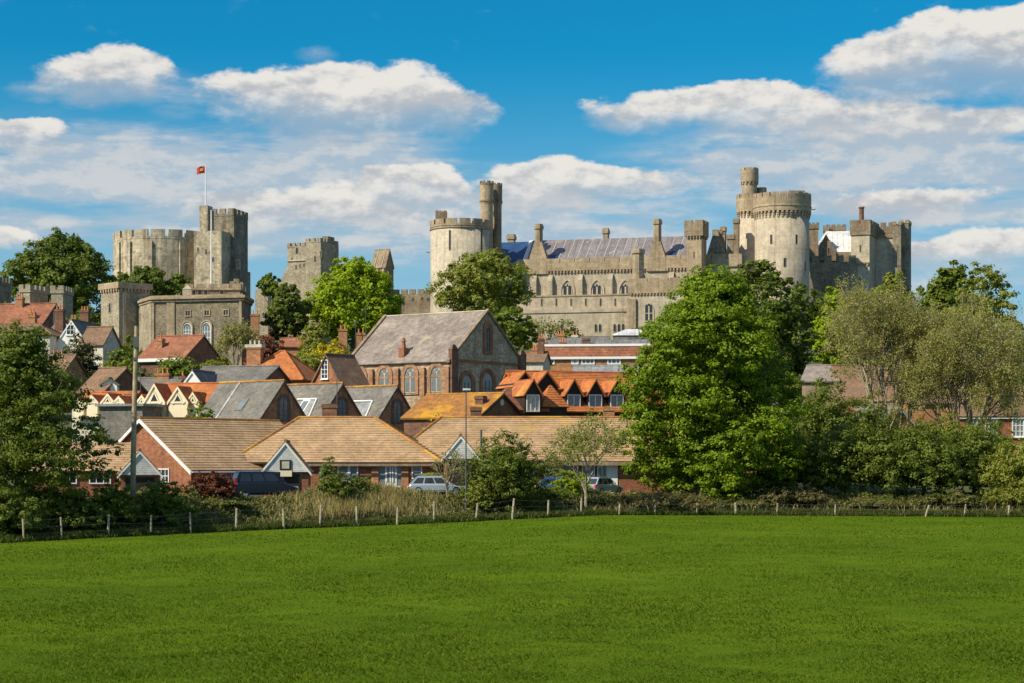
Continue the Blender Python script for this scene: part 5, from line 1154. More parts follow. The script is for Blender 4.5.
def profiled(w_, h_, z0, prof, rng, n):
    """lobes following a surveyed half-width profile [(height fraction, half-width fraction)]"""
    out = []; ts = [p[0] for p in prof]; rs = [p[1] for p in prof]
    for i in range(n):
        t = (i+.5)/n; R_ = w_*np.interp(t, ts, rs); a = i*2.399+rng.uniform(-.5,.5); s = w_*rng.uniform(.085,.135)
        q = rng.uniform(.72, 1.0) if i % 4 else rng.uniform(.1,.5); rr = max(0, R_-s*.8)*q
        out.append((rr*math.cos(a), rr*math.sin(a), z0+h_*t, s*1.25, s*1.25, s*.8))
    m_ = .5*h_
    out.append((0,0,z0+h_*.35,w_*.27,w_*.27,h_*.28)); out.append((0,0,z0+h_*.68,w_*.16,w_*.16,h_*.2))
    return out
def limbs(m, h, r, z1, spread, rng, n=6, lean=0.):
    p = [Vector((0,0,-.5))]; rad = [r*1.35]
    for i in range(1, 6): t = i/5; p.append(Vector((lean*t+rng.normal()*.05*r*4*t, rng.normal()*.2*r*t, z1*t))); rad.append(r*(1-.45*t))
    p.append(Vector((lean, 0, h*.8))); rad.append(r*.15); m.tube(p, rad, 8)
    for i in range(n):
        a = i*2.399+rng.uniform(0,.8); zb = z1*rng.uniform(.7,1.1); L = spread*rng.uniform(.6,.95); e = Vector((math.cos(a)*L, math.sin(a)*L, zb+(h-zb)*rng.uniform(.35,.75)))
        b = Vector((lean*zb/z1 if z1 else 0, 0, zb)); mid = b.lerp(e, .5)+Vector((0,0,-.06*L))
        m.tube([b, mid, e], [r*.45, r*.28, r*.07], 6)
def tree(name, label, px0, px1, py, D, mat, total, size, base=None, seed=1, n=16, bark='bark', taper=0., clump=.2, drop=0., cat='tree', fill=.35, group=None, trunkr=None, depth=None, flat=.75, extra=None, dm=False, prof=None):
    """px0..px1 = crown's surveyed width, py = its top, base = row of the crown's lower edge"""
    if D > 220: total = int(total*2.3); size *= .62; clump *= 1.35; drop *= .5
    elif dm: total = int(total*2.0); size *= .66
    rng = np.random.default_rng(seed); x = X((px0+px1)/2, D); g = ground(x, D); w_ = (px1-px0)/F*D; top = Z(py, D)-g
    zb = .15*top if base is None else max(.02*top, Z(base, D)-g)
    T = thing(name, label, cat, (x, D, g), 0, group); bl = dome(w_, top, rng, n, depth) if dm else (profiled(w_, top-zb, zb, prof, rng, n) if prof else envelope(w_, top-zb, zb, rng, n, taper, depth))
    if extra: bl += extra(w_, top, zb)
    c, nn = crown_points(bl, total, rng, clump, fill, flat, drop); c[:,2] = np.maximum(c[:,2], .05)
    V, Q = leaf_quads(c, nn, size, rng); raw('crown', V, Q, mat, T)
    m = MB(); r = trunkr or max(.12, w_*.028); limbs(m, top, r, zb+(top-zb)*.35, w_*.4, rng, 7); m.build('trunk', bark, T)
    return T
def shrub(name, label, px0, px1, py, D, mat, total, size, seed, **kw):
    kw.setdefault('base', 2000); kw.setdefault('n', 14); kw.setdefault('cat', 'shrub'); kw.setdefault('clump', .26); kw.setdefault('dm', True)
    return tree(name, label, px0, px1, py, D, mat, total, size, seed=seed, **kw)
def bare_tree(name, label, px0, px1, py, D, seed, leafm, nleaf=6000, size=.14, bark='pale_bark', depth=5, spread=1.0, cat='tree', r0=None, tw=.035, fork=3, stems=1):
    rng = np.random.default_rng(seed); x = X((px0+px1)/2, D); g = ground(x, D); w_ = (px1-px0)/F*D; top = Z(py, D)-g
    T = thing(name, label, cat, (x, D, g)); m = MB(); tips = []; r0 = r0 or w_*.022
    segs = []
    def grow_(p, d, L, r, lev):
        q = p+d*L*.5+Vector(rng.normal(size=3)*L*.05); e = q+(d+Vector((0,0,.12))).normalized()*L*.5
        segs.append((p, q, e, r, max(tw*.5, r*.62), lev))
        if lev >= depth: tips.append((q, e)); return
        if lev >= depth-2: tips.append((q, e))
        nb = fork if lev else fork+2
        for i in range(nb):
            a = i*2*math.pi/nb+rng.uniform(-.6,.6); ang = rng.uniform(.28,.62)*spread
            ax = d.cross(Vector((0,0,1))); ax = ax.normalized() if ax.length > .05 else Vector((1,0,0)); ay = d.cross(ax)
            nd = (d*math.cos(ang)+(ax*math.cos(a)+ay*math.sin(a))*math.sin(ang)).normalized()
            grow_(e if rng.random() < .6 else q.lerp(e, rng.uniform(.2,1)), nd, L*rng.uniform(.66,.86), max(tw*.55, r*.6), lev+1)
    for i in range(stems):
        a = i*2.399; t = 0 if stems == 1 else rng.uniform(.18,.42)
        grow_(Vector((math.cos(a)*r0*.8, math.sin(a)*r0*.8, -.3)), Vector((math.cos(a)*math.sin(t), math.sin(a)*math.sin(t), math.cos(t))), top*(.27 if stems == 1 else rng.uniform(.17,.25)), r0*(1 if stems == 1 else .7), 0 if stems == 1 else 1)
    zz = max(s[2].z for s in segs); ww = np.percentile([abs(s[2].x) for s in segs], 99)*2; sz = top/zz; sx = w_/ww
    f = lambda p: Vector((p.x*sx, p.y*sx, p.z*sz))
    for p, q, e, r, r2, lev in segs: m.tube([f(p), f(q), f(e)], [r, (r+r2)/2, r2], 7 if lev < 2 else (4 if lev < depth-1 else 3))
    m.build('trunk', bark, T)
    tp = np.array([list(f(q.lerp(e, rng.uniform(0,1.15)))) for q, e in tips]); k = rng.integers(0, len(tp), nleaf)
    c = tp[k]+rng.normal(size=(nleaf,3))*w_*.022; V, Q = leaf_quads(c, rng.normal(size=(nleaf,3))+np.array([0,0,.6]), size, rng, .55); raw('crown', V, Q, leafm, T)
    return T
# --- the big trees
tree('broadleaf_tree', 'big bright green spreading tree in front of the castle, tallest of the hedge line', 614, 812, 283, 172, 'leaf_maple', 150000, .14, base=514, seed=3, n=100, clump=.27, fill=.22, flat=.55,
     prof=[(0,.38),(.10,.44),(.3,.48),(.5,.45),(.63,.43),(.76,.36),(.88,.22),(1,.04)])
tree('broadleaf_tree', 'dark leafy tree at the left edge standing in the hedge before the houses', -78, 116, 338, 136, 'leaf_left', 76000, .125, base=520, seed=5, n=64, clump=.32, fill=.3, drop=.34, flat=.55,
     prof=[(0,.42),(.2,.45),(.36,.50),(.5,.46),(.62,.34),(.75,.25),(.88,.17),(1,.06)])
tree('broadleaf_tree', 'darker green tree behind the big bright tree, under the largest drum tower', 704, 820, 262, 300, 'leaf_dark', 13000, .48, base=392, seed=7, n=20, clump=.2)
tree('broadleaf_tree', 'rounded fresh lime green tree below the shadowed castle wing', 806, 864, 289, 330, 'leaf_lime', 6500, .50, base=372, seed=8, n=16, clump=.24)
tree('broadleaf_tree', 'mid green tree behind the bare trees, under the castle gatehouse', 868, 916, 272, 350, 'leaf_olive', 4500, .5, base=345, seed=9, n=12, clump=.24)
tree('broadleaf_tree', 'full green tree at right against the sky, behind the bare trees', 912, 990, 263, 310, 'leaf_mid', 9500, .5, base=372, seed=10, n=22, clump=.24)
tree('broadleaf_tree', 'thin leaved grey green tree at far right against the sky', 952, 1018, 261, 290, 'leaf_olive', 5200, .38, base=360, seed=11, n=20, drop=.15, clump=.24)
tree('broadleaf_tree', 'low green tree at the right edge behind the bare trees', 975, 1040, 318, 280, 'leaf_mid', 6000, .42, base=400, seed=12, n=14)
tree('broadleaf_tree', 'large dark green tree left of the castle keep against the sky', 8, 116, 234, 400, 'leaf_dark', 11000, .62, base=318, seed=13, n=24, clump=.22, trunkr=.5)
tree('broadleaf_tree', 'smaller dark tree at the foot of the round keep', 104, 180, 268, 440, 'leaf_dark', 7000, .55, base=310, seed=14, n=16, flat=.7)
tree('broadleaf_tree', 'small mid green tree right of the keep foot, left of its tall flagpole', 165, 196, 274, 450, 'leaf_mid', 2600, .5, base=306, seed=15, n=10)
tree('broadleaf_tree', 'bright yellow green tree in the middle, in front of the ruined gate tower', 303, 402, 259, 335, 'leaf_lime', 15000, .46, base=350, seed=16, n=26, clump=.22, taper=.15)
tree('broadleaf_tree', 'dark rounded tree between the flint lodge and the bright yellow green tree', 262, 312, 283, 330, 'leaf_dark', 6500, .46, base=346, seed=17, n=14)
tree('broadleaf_tree', 'small green tree below the broken gate tower flank', 255, 284, 274, 420, 'leaf_mid', 1800, .5, base=300, seed=18, n=8)
tree('broadleaf_tree', 'feathery green tree in front of the pale round tower', 432, 532, 252, 345, 'leaf_olive', 10500, .42, base=322, seed=19, n=22, drop=.30, clump=.22, bark='bark')
tree('broadleaf_tree', 'low green tree growing beside the church gable under the castle terrace', 482, 538, 306, 310, 'leaf_mid', 5000, .42, base=352, seed=20, n=12, drop=.1)
shrub('shrub', 'small dark bush under the castle terrace wall', 552, 588, 318, 330, 'leaf_dark', 2600, .36, 21)
shrub('shrub', 'green bush at the foot of the castle chapel block', 626, 668, 318, 360, 'leaf_mid', 2600, .42, 22)
shrub('shrub', 'ivy bush behind the glazed roof lantern near the big tree', 655, 720, 325, 330, 'leaf_mid', 3600, .42, 221)
bare_tree('bare_tree', 'wide bare twiggy tree with tan trunk, left of the pair at right', 826, 946, 280, 196, 31, 'leaf_bud', 46000, .10, depth=6, spread=.95, tw=.04, fork=3, stems=5)
bare_tree('bare_tree', 'bare twiggy budding tree with pale trunk, right of the pair', 896, 1030, 288, 192, 32, 'leaf_bud', 50000, .10, depth=6, spread=.95, tw=.04, fork=3, stems=6)
bare_tree('bare_tree', 'leafless grey bush tree against the flint lodge wall', 206, 262, 318, 290, 33, 'leaf_bud', 3200, .18, depth=5, spread=1.1, tw=.06)
bare_tree('bare_tree', 'thin leaved pale shrub tree in front of the long bungalow roof', 543, 626, 408, 160, 34, 'leaf_olive', 4200, .10, depth=5, spread=1.2, tw=.03)
bare_tree('bare_tree', 'leafless tan shrub beside the lamp post', 424, 470, 448, 158, 35, 'leaf_bud', 600, .08, depth=4, spread=1.2, tw=.028)
bare_tree('bare_tree', 'bare twiggy shrub at the foot of the castle terrace by the dark bush', 528, 562, 314, 335, 36, 'leaf_bud', 900, .2, depth=4, spread=1.2, tw=.06)
# --- town garden bushes
for i, a in enumerate((
 ('shrub','dark purple brown bushy tree in front of the white gabled cottage',56,102,333,262,'leaf_purple',5200,.34),
 ('shrub','green garden bush before the red roofed house under the flint lodge',150,206,352,258,'leaf_mid',5200,.34),
 ('shrub','olive hedge mound left of the orange pyramid roof',196,240,356,268,'leaf_olive',3600,.34),
 ('shrub','pale green bush between slate roofs and the dark purple tree',98,140,358,262,'leaf_olive',3000,.34),
 ('shrub','bright green bush between timber gables and the slate workshop roof',184,222,400,196,'leaf_maple',3000,.22),
 ('shrub','ivy hanging over the end of the left bungalow roof',222,252,424,184,'leaf_mid',1600,.18),
 ('shrub','yellow flowering shrub left of the church roof',306,356,338,300,'leaf_yellow',3600,.34),
 ('shrub','copper brown tree beside the dark rounded tree',246,284,328,305,'leaf_copper',2400,.34),
 ('shrub','olive green bush below the yellow shrub near the church',284,334,352,280,'leaf_olive',4200,.34),
 ('shrub','pale olive tree at the back of the yellow shrub',300,330,312,315,'leaf_olive',2400,.36),
 ('shrub','yellow green shrub against the orange lichened roof',420,452,408,186,'leaf_yellow',1200,.18),
 ('shrub','leafy bush between the cream walled cottage and the telegraph pole top',102,136,342,272,'leaf_mid',2600,.34),
 ('shrub','dark green bush right behind the telegraph pole, left of the red tiled house',122,154,362,252,'leaf_dark',2600,.32),
 ('shrub','dark green bush at far left under the cream house',-14,52,340,240,'leaf_dark',6500,.32),
 ('shrub','green bush at far left by the low castle wall',-16,16,297,330,'leaf_mid',2400,.4),
 ('shrub','dark bush right of the low castle tower',66,102,298,345,'leaf_dark',3600,.42),
 ('shrub','green slope bush below the small tower and lodge',104,150,338,300,'leaf_mid',3600,.36),
 )): shrub(*a, 40+i)
# --- hedge line shrubs
for i, a in enumerate((
 ('shrub','dark round bush in front of the long bungalow, by the blue car',468,542,424,158,'leaf_shrub',11000,.15),
 ('shrub','large rounded shrub beside the big tree, topmost of the right hedge',784,862,371,188,'leaf_shrub',14000,.19),
 ('shrub','spreading dark shrub at the foot of the big tree, left end of the right hedge',758,828,424,174,'leaf_shrub',9000,.18),
 ('shrub','tall middle shrub of the right hedge under the orange brick gable',812,912,405,173,'leaf_shrub',15000,.18),
 ('shrub','broad olive shrub of the right hedge under the bare trees',880,968,420,172,'leaf_shrub',13000,.18),
 ('shrub','dark shrub of the right hedge reaching the red brick house',936,1012,419,175,'leaf_shrub',10000,.18),
 ('shrub','pale olive bush at the right edge of the hedge',986,1060,430,170,'leaf_olive',9000,.16),
 ('shrub','green bush in the gap between the big bright tree and the stone roof',756,812,368,250,'leaf_mid',4000,.3),
 ('shrub','round olive shrub filling the gap before the long tiled house at right',838,900,388,190,'leaf_shrub',9000,.18),
 ('shrub','leafy shrub before the low house with white fascia',905,975,408,188,'leaf_olive',9000,.17),
 ('shrub','light green shrub in front of the red brick house windows at right',950,1016,410,187,'leaf_mid',8000,.17),
 ('shrub','low bramble mound in front of the right hedge, below its middle shrub',752,826,487,168,'leaf_brown',6000,.15),
 ('shrub','low grassy mound at the fence in front of the right hedge',840,912,500,168,'leaf_bramble',7000,.15),
 ('shrub','low green mound at the fence near the right corner',918,980,492,168,'leaf_bramble',6000,.15),
 ('shrub','ragged olive bush at the fence in the far right corner',984,1046,484,168,'leaf_olive',5000,.14),
 ('shrub','brambles under the big tree at the fence',688,770,497,167,'leaf_bramble',7000,.15),
 ('shrub','brownish bramble mound between silver car and big tree',606,700,491,164,'leaf_brown',7000,.15),
 ('shrub','copper red bush beside the dark van',186,234,469,148,'leaf_copper',6000,.13),
 ('shrub','dark clipped bush right of the dark van',318,352,466,152,'leaf_shrub',4000,.12),
 ('shrub','small dark conifer shaped bush by the middle bungalow',320,338,456,154,'leaf_mid',2000,.12),
 ('shrub','low dark hedge bush before the glazed bungalow door',344,376,474,154,'leaf_dark',2600,.12),
 ('shrub','bright yellow green bush beside the silver car',414,452,471,162,'leaf_lime',2600,.12),
 ('shrub','bright yellow green bush between the blue and silver cars',553,590,467,166,'leaf_lime',3000,.12),
 ('shrub','pale yellow green bush below the lamp post',466,492,474,156,'leaf_olive',1800,.12),
 ('shrub','dark green hedge bush just right of the telegraph pole',136,190,472,140,'leaf_shrub',6500,.13),
 ('shrub','yellowish green hedge bush left of the telegraph pole',90,136,476,138,'leaf_mid',5200,.13),
 ('shrub','dark hedge mass under the leafy tree at the left edge',-40,40,484,131,'leaf_dark',11000,.16),
 ('shrub','dark hedge bush beneath the overhanging branches at left',36,104,486,135,'leaf_dark',8000,.15),
 ('shrub','tangled hedge bush in front of the dark van',190,250,500,147,'leaf_bramble',6500,.13),
 ('shrub','twiggy dark bush in front of the silver car',452,506,495,158,'leaf_bramble',5000,.13),
 ('shrub','dark thicket below the round bush by the blue car',500,566,486,164,'leaf_shrub',6000,.13),
 ('shrub','scrubby bush in front of the white and blue estate car',566,624,495,163,'leaf_bramble',5000,.14),
 )): shrub(*a, 70+i)
# --- undergrowth along the field fence
def undergrowth():
    rng = np.random.default_rng(77); N = 70000
    px = rng.uniform(-90, 1120, N); d = rng.uniform(.15, 9, N)**1.0; D = np.interp(px, *EDGE)+d; x = (px-512)/F*D
    hgt = (.35+.75*np.clip((d-.3)/3, 0, 1))*(.55+.35*np.sin(px*.05)*np.sin(px*.017+1)+.3*np.sin(px*.11+2*np.sin(px*.03))+.25*np.sin(px*.27))
    gap = 1-.62*np.maximum.reduce([np.exp(-((px-c)/wd)**4) for c, wd in ((264,42),(437,36),(578,40))])
    hgt = np.maximum(hgt*gap*np.interp(px, [560,640], [1,.40]), .18)
    z = groundv(x, D)+rng.random(N)**.7*hgt
    V, Q = leaf_quads(np.stack([x,D,z],1), rng.normal(size=(N,3))*.6+np.array([-.1,-.35,.7]), .13, rng, .5)
    tag(raw('brambles', V, Q, 'leaf_bramble'), kind='stuff')
def blades(name, px, D, z, h, wd, mat, rng, lean=.35):
    n = len(px); x = (px-512)/F*D; a = rng.uniform(0, 2*math.pi, n); L = rng.normal(size=(n,2))*lean*h[:,None]
    b = np.stack([x,D,z],1); u = np.stack([np.cos(a),np.sin(a),np.zeros(n)],1)*wd[:,None]
    m_ = b+np.stack([L[:,0]*.35,L[:,1]*.35,h*.6],1); t = b+np.stack([L[:,0],L[:,1],h],1)
    V = np.stack([b-u, b+u, m_+u*.8, t, m_-u*.8], 1).reshape(-1,3); i = np.arange(n)*5
    Q = np.stack([i,i+1,i+2,i+3,i+4],1)
    return tag(raw(name, V, Q, mat), kind='stuff')
undergrowth()
def grasses():
    rng = np.random.default_rng(5); n = 9000
    px = np.clip(rng.normal(358, 38, n), 262, 462); d = rng.uniform(2.5, 9, n); D = np.interp(px, *EDGE)+d
    z = groundv((px-512)/F*D, D); h = rng.uniform(.7, 1.55, n)*np.interp(px, [262,300,330,390,420,470], [.35,.6,1,.95,.6,.4])
    blades('reeds', px, D, z, h, np.full(n, .022), 'dry_grass', rng, .2)
    n = 46000; px = rng.uniform(-60, 1110, n); d = np.abs(rng.normal(0, 1.5, n)); D = np.interp(px, *EDGE)+d-.75-.35*np.sin(px*.09)*np.sin(px*.031+2)
    z = groundv((px-512)/F*D, D); blades('rough_grass', px, D, z, rng.uniform(.2,.62,n)*np.clip(.55+d*.6,.4,1), np.full(n,.03), 'leaf_rough', rng, .35)
    n = 1500; px = np.concatenate([rng.normal(650, 30, n//2), rng.uniform(560, 1060, n//2)]); d = rng.uniform(.4, 5, n); D = np.interp(px, *EDGE)+d
    z = groundv((px-512)/F*D, D); blades('dry_stalks', px, D, z, rng.uniform(.5,1.1,n), np.full(n,.022), 'dry_grass', rng, .4)
    # field turf: blades thin out with distance
    n = 330000; t = rng.random(n)**.9; py = 700-t*(700-520); D = F*H/(py-YH); px = rng.uniform(-110, 1130, n)
    ok = D < np.interp(px, *EDGE)+.2; D, px = D[ok], px[ok]; n = len(px); x = (px-512)/F*D
    tuft = .82+.26*np.sin(x*1.7+np.sin(D*.9)*2)*np.sin(D*.63+x*.4)+.25*np.sin(x*.31)*np.sin(D*.21)
    h = rng.uniform(.035,.10,n)*np.clip(tuft,.35,1.7)
    blades('grass', px, D, groundv(x, D)-.015, h, np.maximum(.008, D*.00022), 'grass_blade', rng, .8)
grasses()
# ================================================================== fence, poles, cars
def fence():
    posts = [(24,517,0),(62,517,0),(108,516,0),(151,515,0),(191,509,0),(236,504,0),(284,505,0),(320,506,.3),(357,507,.5),(397,506,.6),(434,503,.9),(476,503,1.2),(512,499,1.6),(548,500,.5),(581,497,.6),(619,504,.2),(655,503,.1),(697,503,.3),(736,503,0),(777,503,.2),(835,507,0),(925,510,2.6),(964,510,2.0),(1008,513,1.6)]
    e0 = np.interp(posts[0][0], *EDGE); o = Vector((X(posts[0][0], e0), e0, 0)); T = thing('field_fence', 'wire fence on weathered pale wooden posts along the far edge of the field', 'fence', o)
    rng = random.Random(4); tops = []
    for px, pt, ln in posts:
        D = float(np.interp(px, *EDGE))-.45; x = X(px, D)-o.x; y = D-o.y; gz = ground(X(px, D), D); h = max(.95, min(1.5, Z(pt, D)-gz))+.05; r = rng.uniform(.06,.09)
        l = (.10*ln+rng.uniform(-.09,.09)); h *= rng.uniform(.9,1.06); m = MB()
        m.tube([(x,y,gz-.3),(x+l*.5,y,gz+h*.5),(x+l,y,gz+h)], [r*1.05,r,r*.92], 7); m.build('post', 'post_wood', T); tops.append((x,y,h,l,gz))
    for q in (.93, .62, .32):
        m = MB()
        for a, b in zip(tops[:-1], tops[1:]):
            p0 = Vector((a[0]+a[3]*q,a[1]-.09,a[4]+a[2]*q)); p1 = Vector((b[0]+b[3]*q,b[1]-.09,b[4]+b[2]*q)); m.tube([p0, p0.lerp(p1,.5)-Vector((0,0,.03)), p1], [.008]*3, 4)
        m.build('wire', 'wire', T)
fence()
def telegraph_pole():
    D = 140; x = X(134.3, D); g = ground(x, D); T = thing('telegraph_pole', 'weathered wooden telegraph pole standing in the hedge at left', 'pole', (x, D, g)); h = Z(326, D)-g
    m = MB(); m.tube([(-.15,0,-.5),(-.02,0,h*.5),(.16,0,h)], [.21,.18,.14], 10); m.build('pole', 'pole_wood', T)
    m = MB(); m.box(-.02,.34,-.28,-.1,h-1.5,h-.75); m.build('transformer_box', 'grey_metal', T)
    m = MB(); m.box(-.08,.2,-.2,-.08,h-2.4,h-2.2); m.build('bracket', 'grey_metal', T)
    for i in range(6): m = MB(); s = 1 if i % 2 else -1; m.box(min(0,s*.32), max(0,s*.32), -.03, .03, h*.45+i*.55, h*.45+i*.55+.04); m.build('step', 'grey_metal', T)
    D = 156; x = X(466, D); g = ground(x, D); T = thing('street_lamp', 'thin grey street lamp post in front of the long bungalow', 'street lamp', (x, D, g)); h = Z(390, D)-g
    m = MB(); m.tube([(0,0,-.3),(0,0,1.2)], [.1,.1], 8); m.tube([(0,0,1.2),(0,0,h)], [.06,.045], 8); m.build('post', 'grey_metal', T)
    m = MB(); m.box(-.25,.35,-.12,.12,h-.02,h+.12); o = m.build('lamp_head', 'pale_lead', T)
    D = 158; x = X(334, D-6); g = ground(x, D-6); T = thing('marker_post', 'short yellow marker post among the dry reeds', 'post', (x, D-6, g)); zz = Z(487, D-6)-g
    m = MB(); m.box(-.16,.16,-.14,.14,-.3,zz-.1); m.build('post', 'yellow_paint', T); m = MB(); m.box(-.2,.2,-.18,.18,zz-.1,zz); m.build('cap', 'yellow_paint', T)
    for px, p0, p1, D, lb in ((337, 372, 420, 205, 'thin aerial mast above the brick gables'), (140.5, 367, 408, 224, 'slim pole among the timber gables'), (365.5, 307, 345, 288, 'tall thin aerial left of the church roof'), (355.5, 321, 345, 289, 'short thin aerial left of the tall one by the church')):
        x = X(px, D); z1 = Z(p0, D); z0 = ground(x, D); T = thing('aerial', lb, 'aerial', (x, D, z0)); m = MB(); m.tube([(0,0,0),(0,0,z1-z0)], [.05,.04], 5); m.build('mast', 'grey_metal', T)
        m = MB()
        for j in range(4): m.box(-.5+.08*j, .5-.08*j, -.015, .015, z1-z0-.12-.12*j, z1-z0-.09-.12*j)
        m.build('aerial_bars', 'grey_metal', T)
telegraph_pole()
def car(name, label, px, D, rot, paint, L=4.4, W=1.8, Hh=1.5, kind='estate', zoff=0.):
    """front towards local -x... body lofted from cross sections; glass, wheels, lamps, plate as parts"""
    x = X(px, D); g = max(ground(x, D), 2.0)+zoff; T = thing(name, label, 'car', (x, D, g), R(rot))
    belt = Hh*.60; h = L/2
    prof = {'mpv': [(0,.75),(.02,.92),(.22,1.0),(.30,1.02),(1,1.0)], 'estate': [(0,.7),(.02,.86),(.26,.98),(.33,1.0),(1,.98)]}[kind]
    st = [(-h,.55,.42,.80),(-h+.12,.36,.62,.93),(-h+.55,.25,.74,.99),(-h+1.15,.22,.88,1),(0,.22,.95,1),(h-.8,.22,.95,1),(h-.18,.28,.93,.98),(h,.42,.85,.92)]
    secs = []
    for sx, z0, zt, wk in st:
        w2 = W/2*wk; zt = zt*belt/.95; secs.append([(sx,-w2*.94,z0),(sx,-w2,z0+.18),(sx,-w2,zt-.12),(sx,-w2*.92,zt),(sx,w2*.92,zt),(sx,w2,zt-.12),(sx,w2,z0+.18),(sx,w2*.94,z0)])
    m = MB(); n = 8; vs = [p for s in secs for p in s]; fs = [tuple(range(n)), tuple(range((len(secs)-1)*n, len(secs)*n))]
    for i in range(len(secs)-1):
        for j in range(n): fs.append((i*n+j, i*n+(j+1)%n, (i+1)*n+(j+1)%n, (i+1)*n+j))
    m.add(vs, fs); body = m.build('body', paint, T)
    bv = body.modifiers.new('bevel', 'BEVEL'); bv.width = .05; bv.segments = 2
    # cabin
    f0 = -h+1.0 if kind == 'mpv' else -h+1.15; t0 = f0+.75; t1 = h-.35 if kind == 'mpv' else h-.65; f1 = h-.08
    wb, wt = W/2*.91, W/2*.74; zb = belt-.03; zt = Hh
    lo = [(f0,-wb,zb),(f1,-wb,zb),(f1,wb,zb),(f0,wb,zb)]; hi = [(t0,-wt,zt-.06),(t1,-wt,zt-.06),(t1,wt,zt-.06),(t0,wt,zt-.06)]
    m = MB(); m.loft(lo, hi); m.loft(hi, [(t0+.15,-wt*.9,zt),(t1-.12,-wt*.9,zt),(t1-.12,wt*.9,zt),(t0+.15,wt*.9,zt)]); m.build('cabin', paint, T)
    lp = lambda a, b, t: tuple(a[i]+(b[i]-a[i])*t for i in range(3))
    def pane(A, B, C_, D_, nrm):                             # window glass proud of the cabin side
        m = MB(); o_ = Vector(nrm).normalized()*.012; i_ = -o_
        q = [Vector(p) for p in (A,B,C_,D_)]; m.loft([p+i_ for p in q], [p+o_ for p in q]); m.build('window', 'glass', T)
    for s, a, b, c, d in ((-1,0,1,1,0), (1,3,2,2,3)):
        for u0, u1 in ((.10,.37),(.41,.66),(.70,.93)):
            A = lp(lp(lo[a],lo[b],u0), lp(hi[a],hi[b],u0), .10); B_ = lp(lp(lo[a],lo[b],u1), lp(hi[a],hi[b],u1), .10)
            C_ = lp(lp(lo[a],lo[b],u1), lp(hi[a],hi[b],u1), .88); D_ = lp(lp(lo[a],lo[b],u0), lp(hi[a],hi[b],u0), .88); pane(A,B_,C_,D_,(0,s,.25))
    for a, b, nx in ((0,3,-1),(1,2,1)):
        A = lp(lp(lo[a],lo[b],.07), lp(hi[a],hi[b],.07), .1); B_ = lp(lp(lo[a],lo[b],.93), lp(hi[a],hi[b],.93), .1); C_ = lp(lp(lo[a],lo[b],.93), lp(hi[a],hi[b],.93), .88); D_ = lp(lp(lo[a],lo[b],.07), lp(hi[a],hi[b],.07), .88); pane(A,B_,C_,D_,(nx,0,.4))
    for wx in (-h+.85, h-.8):
        for s in (-1, 1):
            t = MB(); y = s*(W/2-.09); pr = [(.22,-.1),(.31,-.1),(.335,-.05),(.335,.05),(.31,.1),(.22,.1)]
            N = 20; vs = []; fs = []
            for r_, yy in pr:
                for i in range(N): vs.append((wx+r_*math.cos(2*math.pi*i/N), y+yy, .335+r_*math.sin(2*math.pi*i/N)))
            for j in range(len(pr)-1):
                for i in range(N): fs.append((j*N+i, j*N+(i+1)%N, (j+1)*N+(i+1)%N, (j+1)*N+i))
            t.add(vs, fs); o = t.build('wheel', 'tyre', T)
            t = MB(); t.loft([(wx+.225*math.cos(.314*i), y-s*.02, .335+.225*math.sin(.314*i)) for i in range(20)], [(wx+.2*math.cos(.314*i), y+s*.075, .335+.2*math.sin(.314*i)) for i in range(20)]); t.build('rim', 'rim', o)
    for s in (-1, 1):
        m = MB(); m.box(h-.16, h+.02, s*W/2*.84-.09, s*W/2*.84+.09, belt*.62, belt+.32 if kind == 'mpv' else belt*.98); m.build('tail_light', 'tail_red', T)
        m = MB(); m.box(-h+.02, -h+.3, s*W/2*.70-.14, s*W/2*.70+.14, belt*.52, belt*.72); m.build('headlight', 'lamp_clear', T)
        m = MB(); m.box(f0+.5, f0+.62, s*(W/2+.02)-.1, s*(W/2+.02)+.1, belt+.02, belt+.18); m.build('mirror', paint, T)
        m = MB(); m.tube([(t0+.3,s*wt*.86,zt+.06),(t1-.3,s*wt*.86,zt+.06)], [.025,.025], 5); m.build('roof_rail', 'rim', T)
    m = MB(); m.box(h-.03, h+.035, -.27, .27, belt*.62, belt*.62+.13); m.build('number_plate', 'plate_yellow', T)
    m = MB(); m.box(h-.1, h+.07, -W/2*.85, W/2*.85, .34, .52); m.box(-h-.05, -h+.15, -W/2*.75, W/2*.75, .30, .48); m.build('bumper', 'tyre', T)
    return T
car('parked_car', 'dark navy people carrier parked with its red tail light towards the copper bush', 264, 153, 203, 'navy_paint', 5.0, 1.9, 2.0, 'mpv', .05)
car('parked_car', 'silver car parked behind dry reeds, left of the lamp post', 437, 161, 186, 'silver_paint', 4.7, 1.8, 1.5, 'estate', .15)
car('parked_car', 'dark blue car half hidden behind the round dark bush', 562, 170, 168, 'blue_paint', 4.2, 1.75, 1.5)
car('parked_car', 'pale silver blue estate car parked beside the big green tree', 602, 171, 235, 'silver_paint', 4.4, 1.78, 1.52)
car('parked_car', 'bright blue car barely showing at the left edge under the dark tree', -6, 140, 175, 'blue_paint', 4.2, 1.75, 1.45)
def car_park():
    m = MB(); n = 40; Fc = []; V = []
    for i in range(n+1):
        px = -60+i*(720/n)
        for D in (150, 156, 162, 168, 172):
            DD = max(D, float(np.interp(px, *EDGE))+12+(D-150)*.3) if px > 430 else D
            x = X(px, DD); V.append((x, DD, ground(x, DD)+.02))
    for i in range(n):
        for j in range(4): Fc.append((i*5+j, (i+1)*5+j, (i+1)*5+j+1, i*5+j+1))
    m.add(V, Fc); tag(m.build('car_park', 'asphalt'), kind='structure')
car_park()

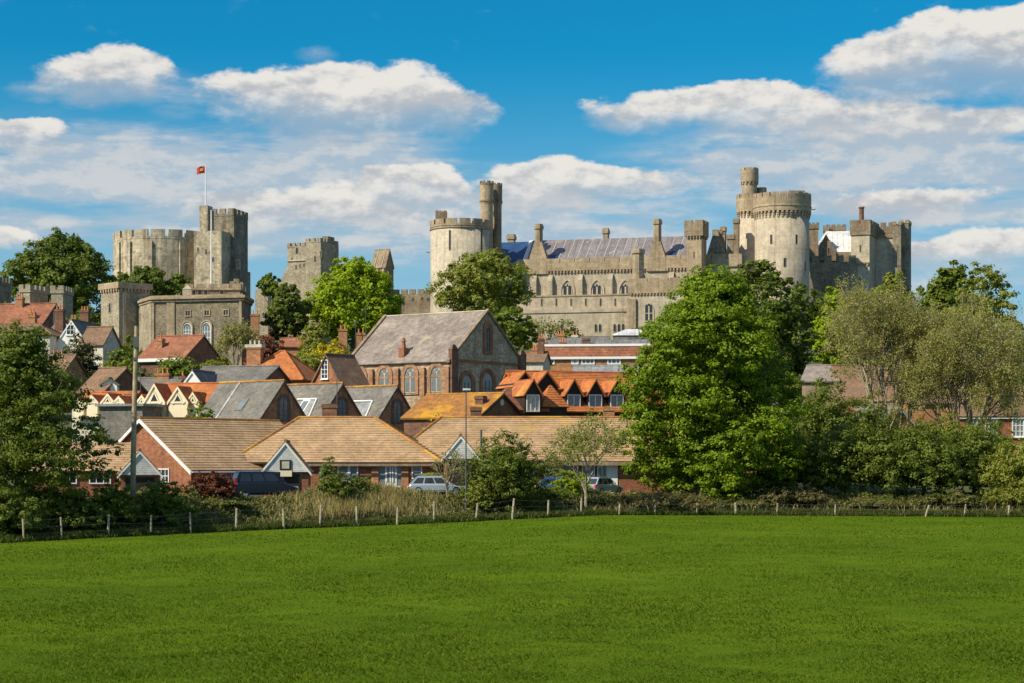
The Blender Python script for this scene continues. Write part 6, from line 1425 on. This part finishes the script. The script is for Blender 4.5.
# kinds that repeat share a group
GROUPS = {'tree': 'trees of the castle hill and hedge', 'shrub': 'shrubs of the hedge and gardens', 'bungalow': 'tan tiled bungalows behind the hedge', 'garage': 'garages with pale gables',
          'cottage': 'small cottages on the hillside', 'house': 'houses of the town', 'car': 'cars parked behind the hedge', 'aerial': 'roof aerials', 'flagpole': 'white flagpoles', 'chimney': 'lone chimney stacks'}
for o in C.objects:
    if o.parent is None and o.get('category') in GROUPS and not o.get('group'): o['group'] = GROUPS[o['category']]
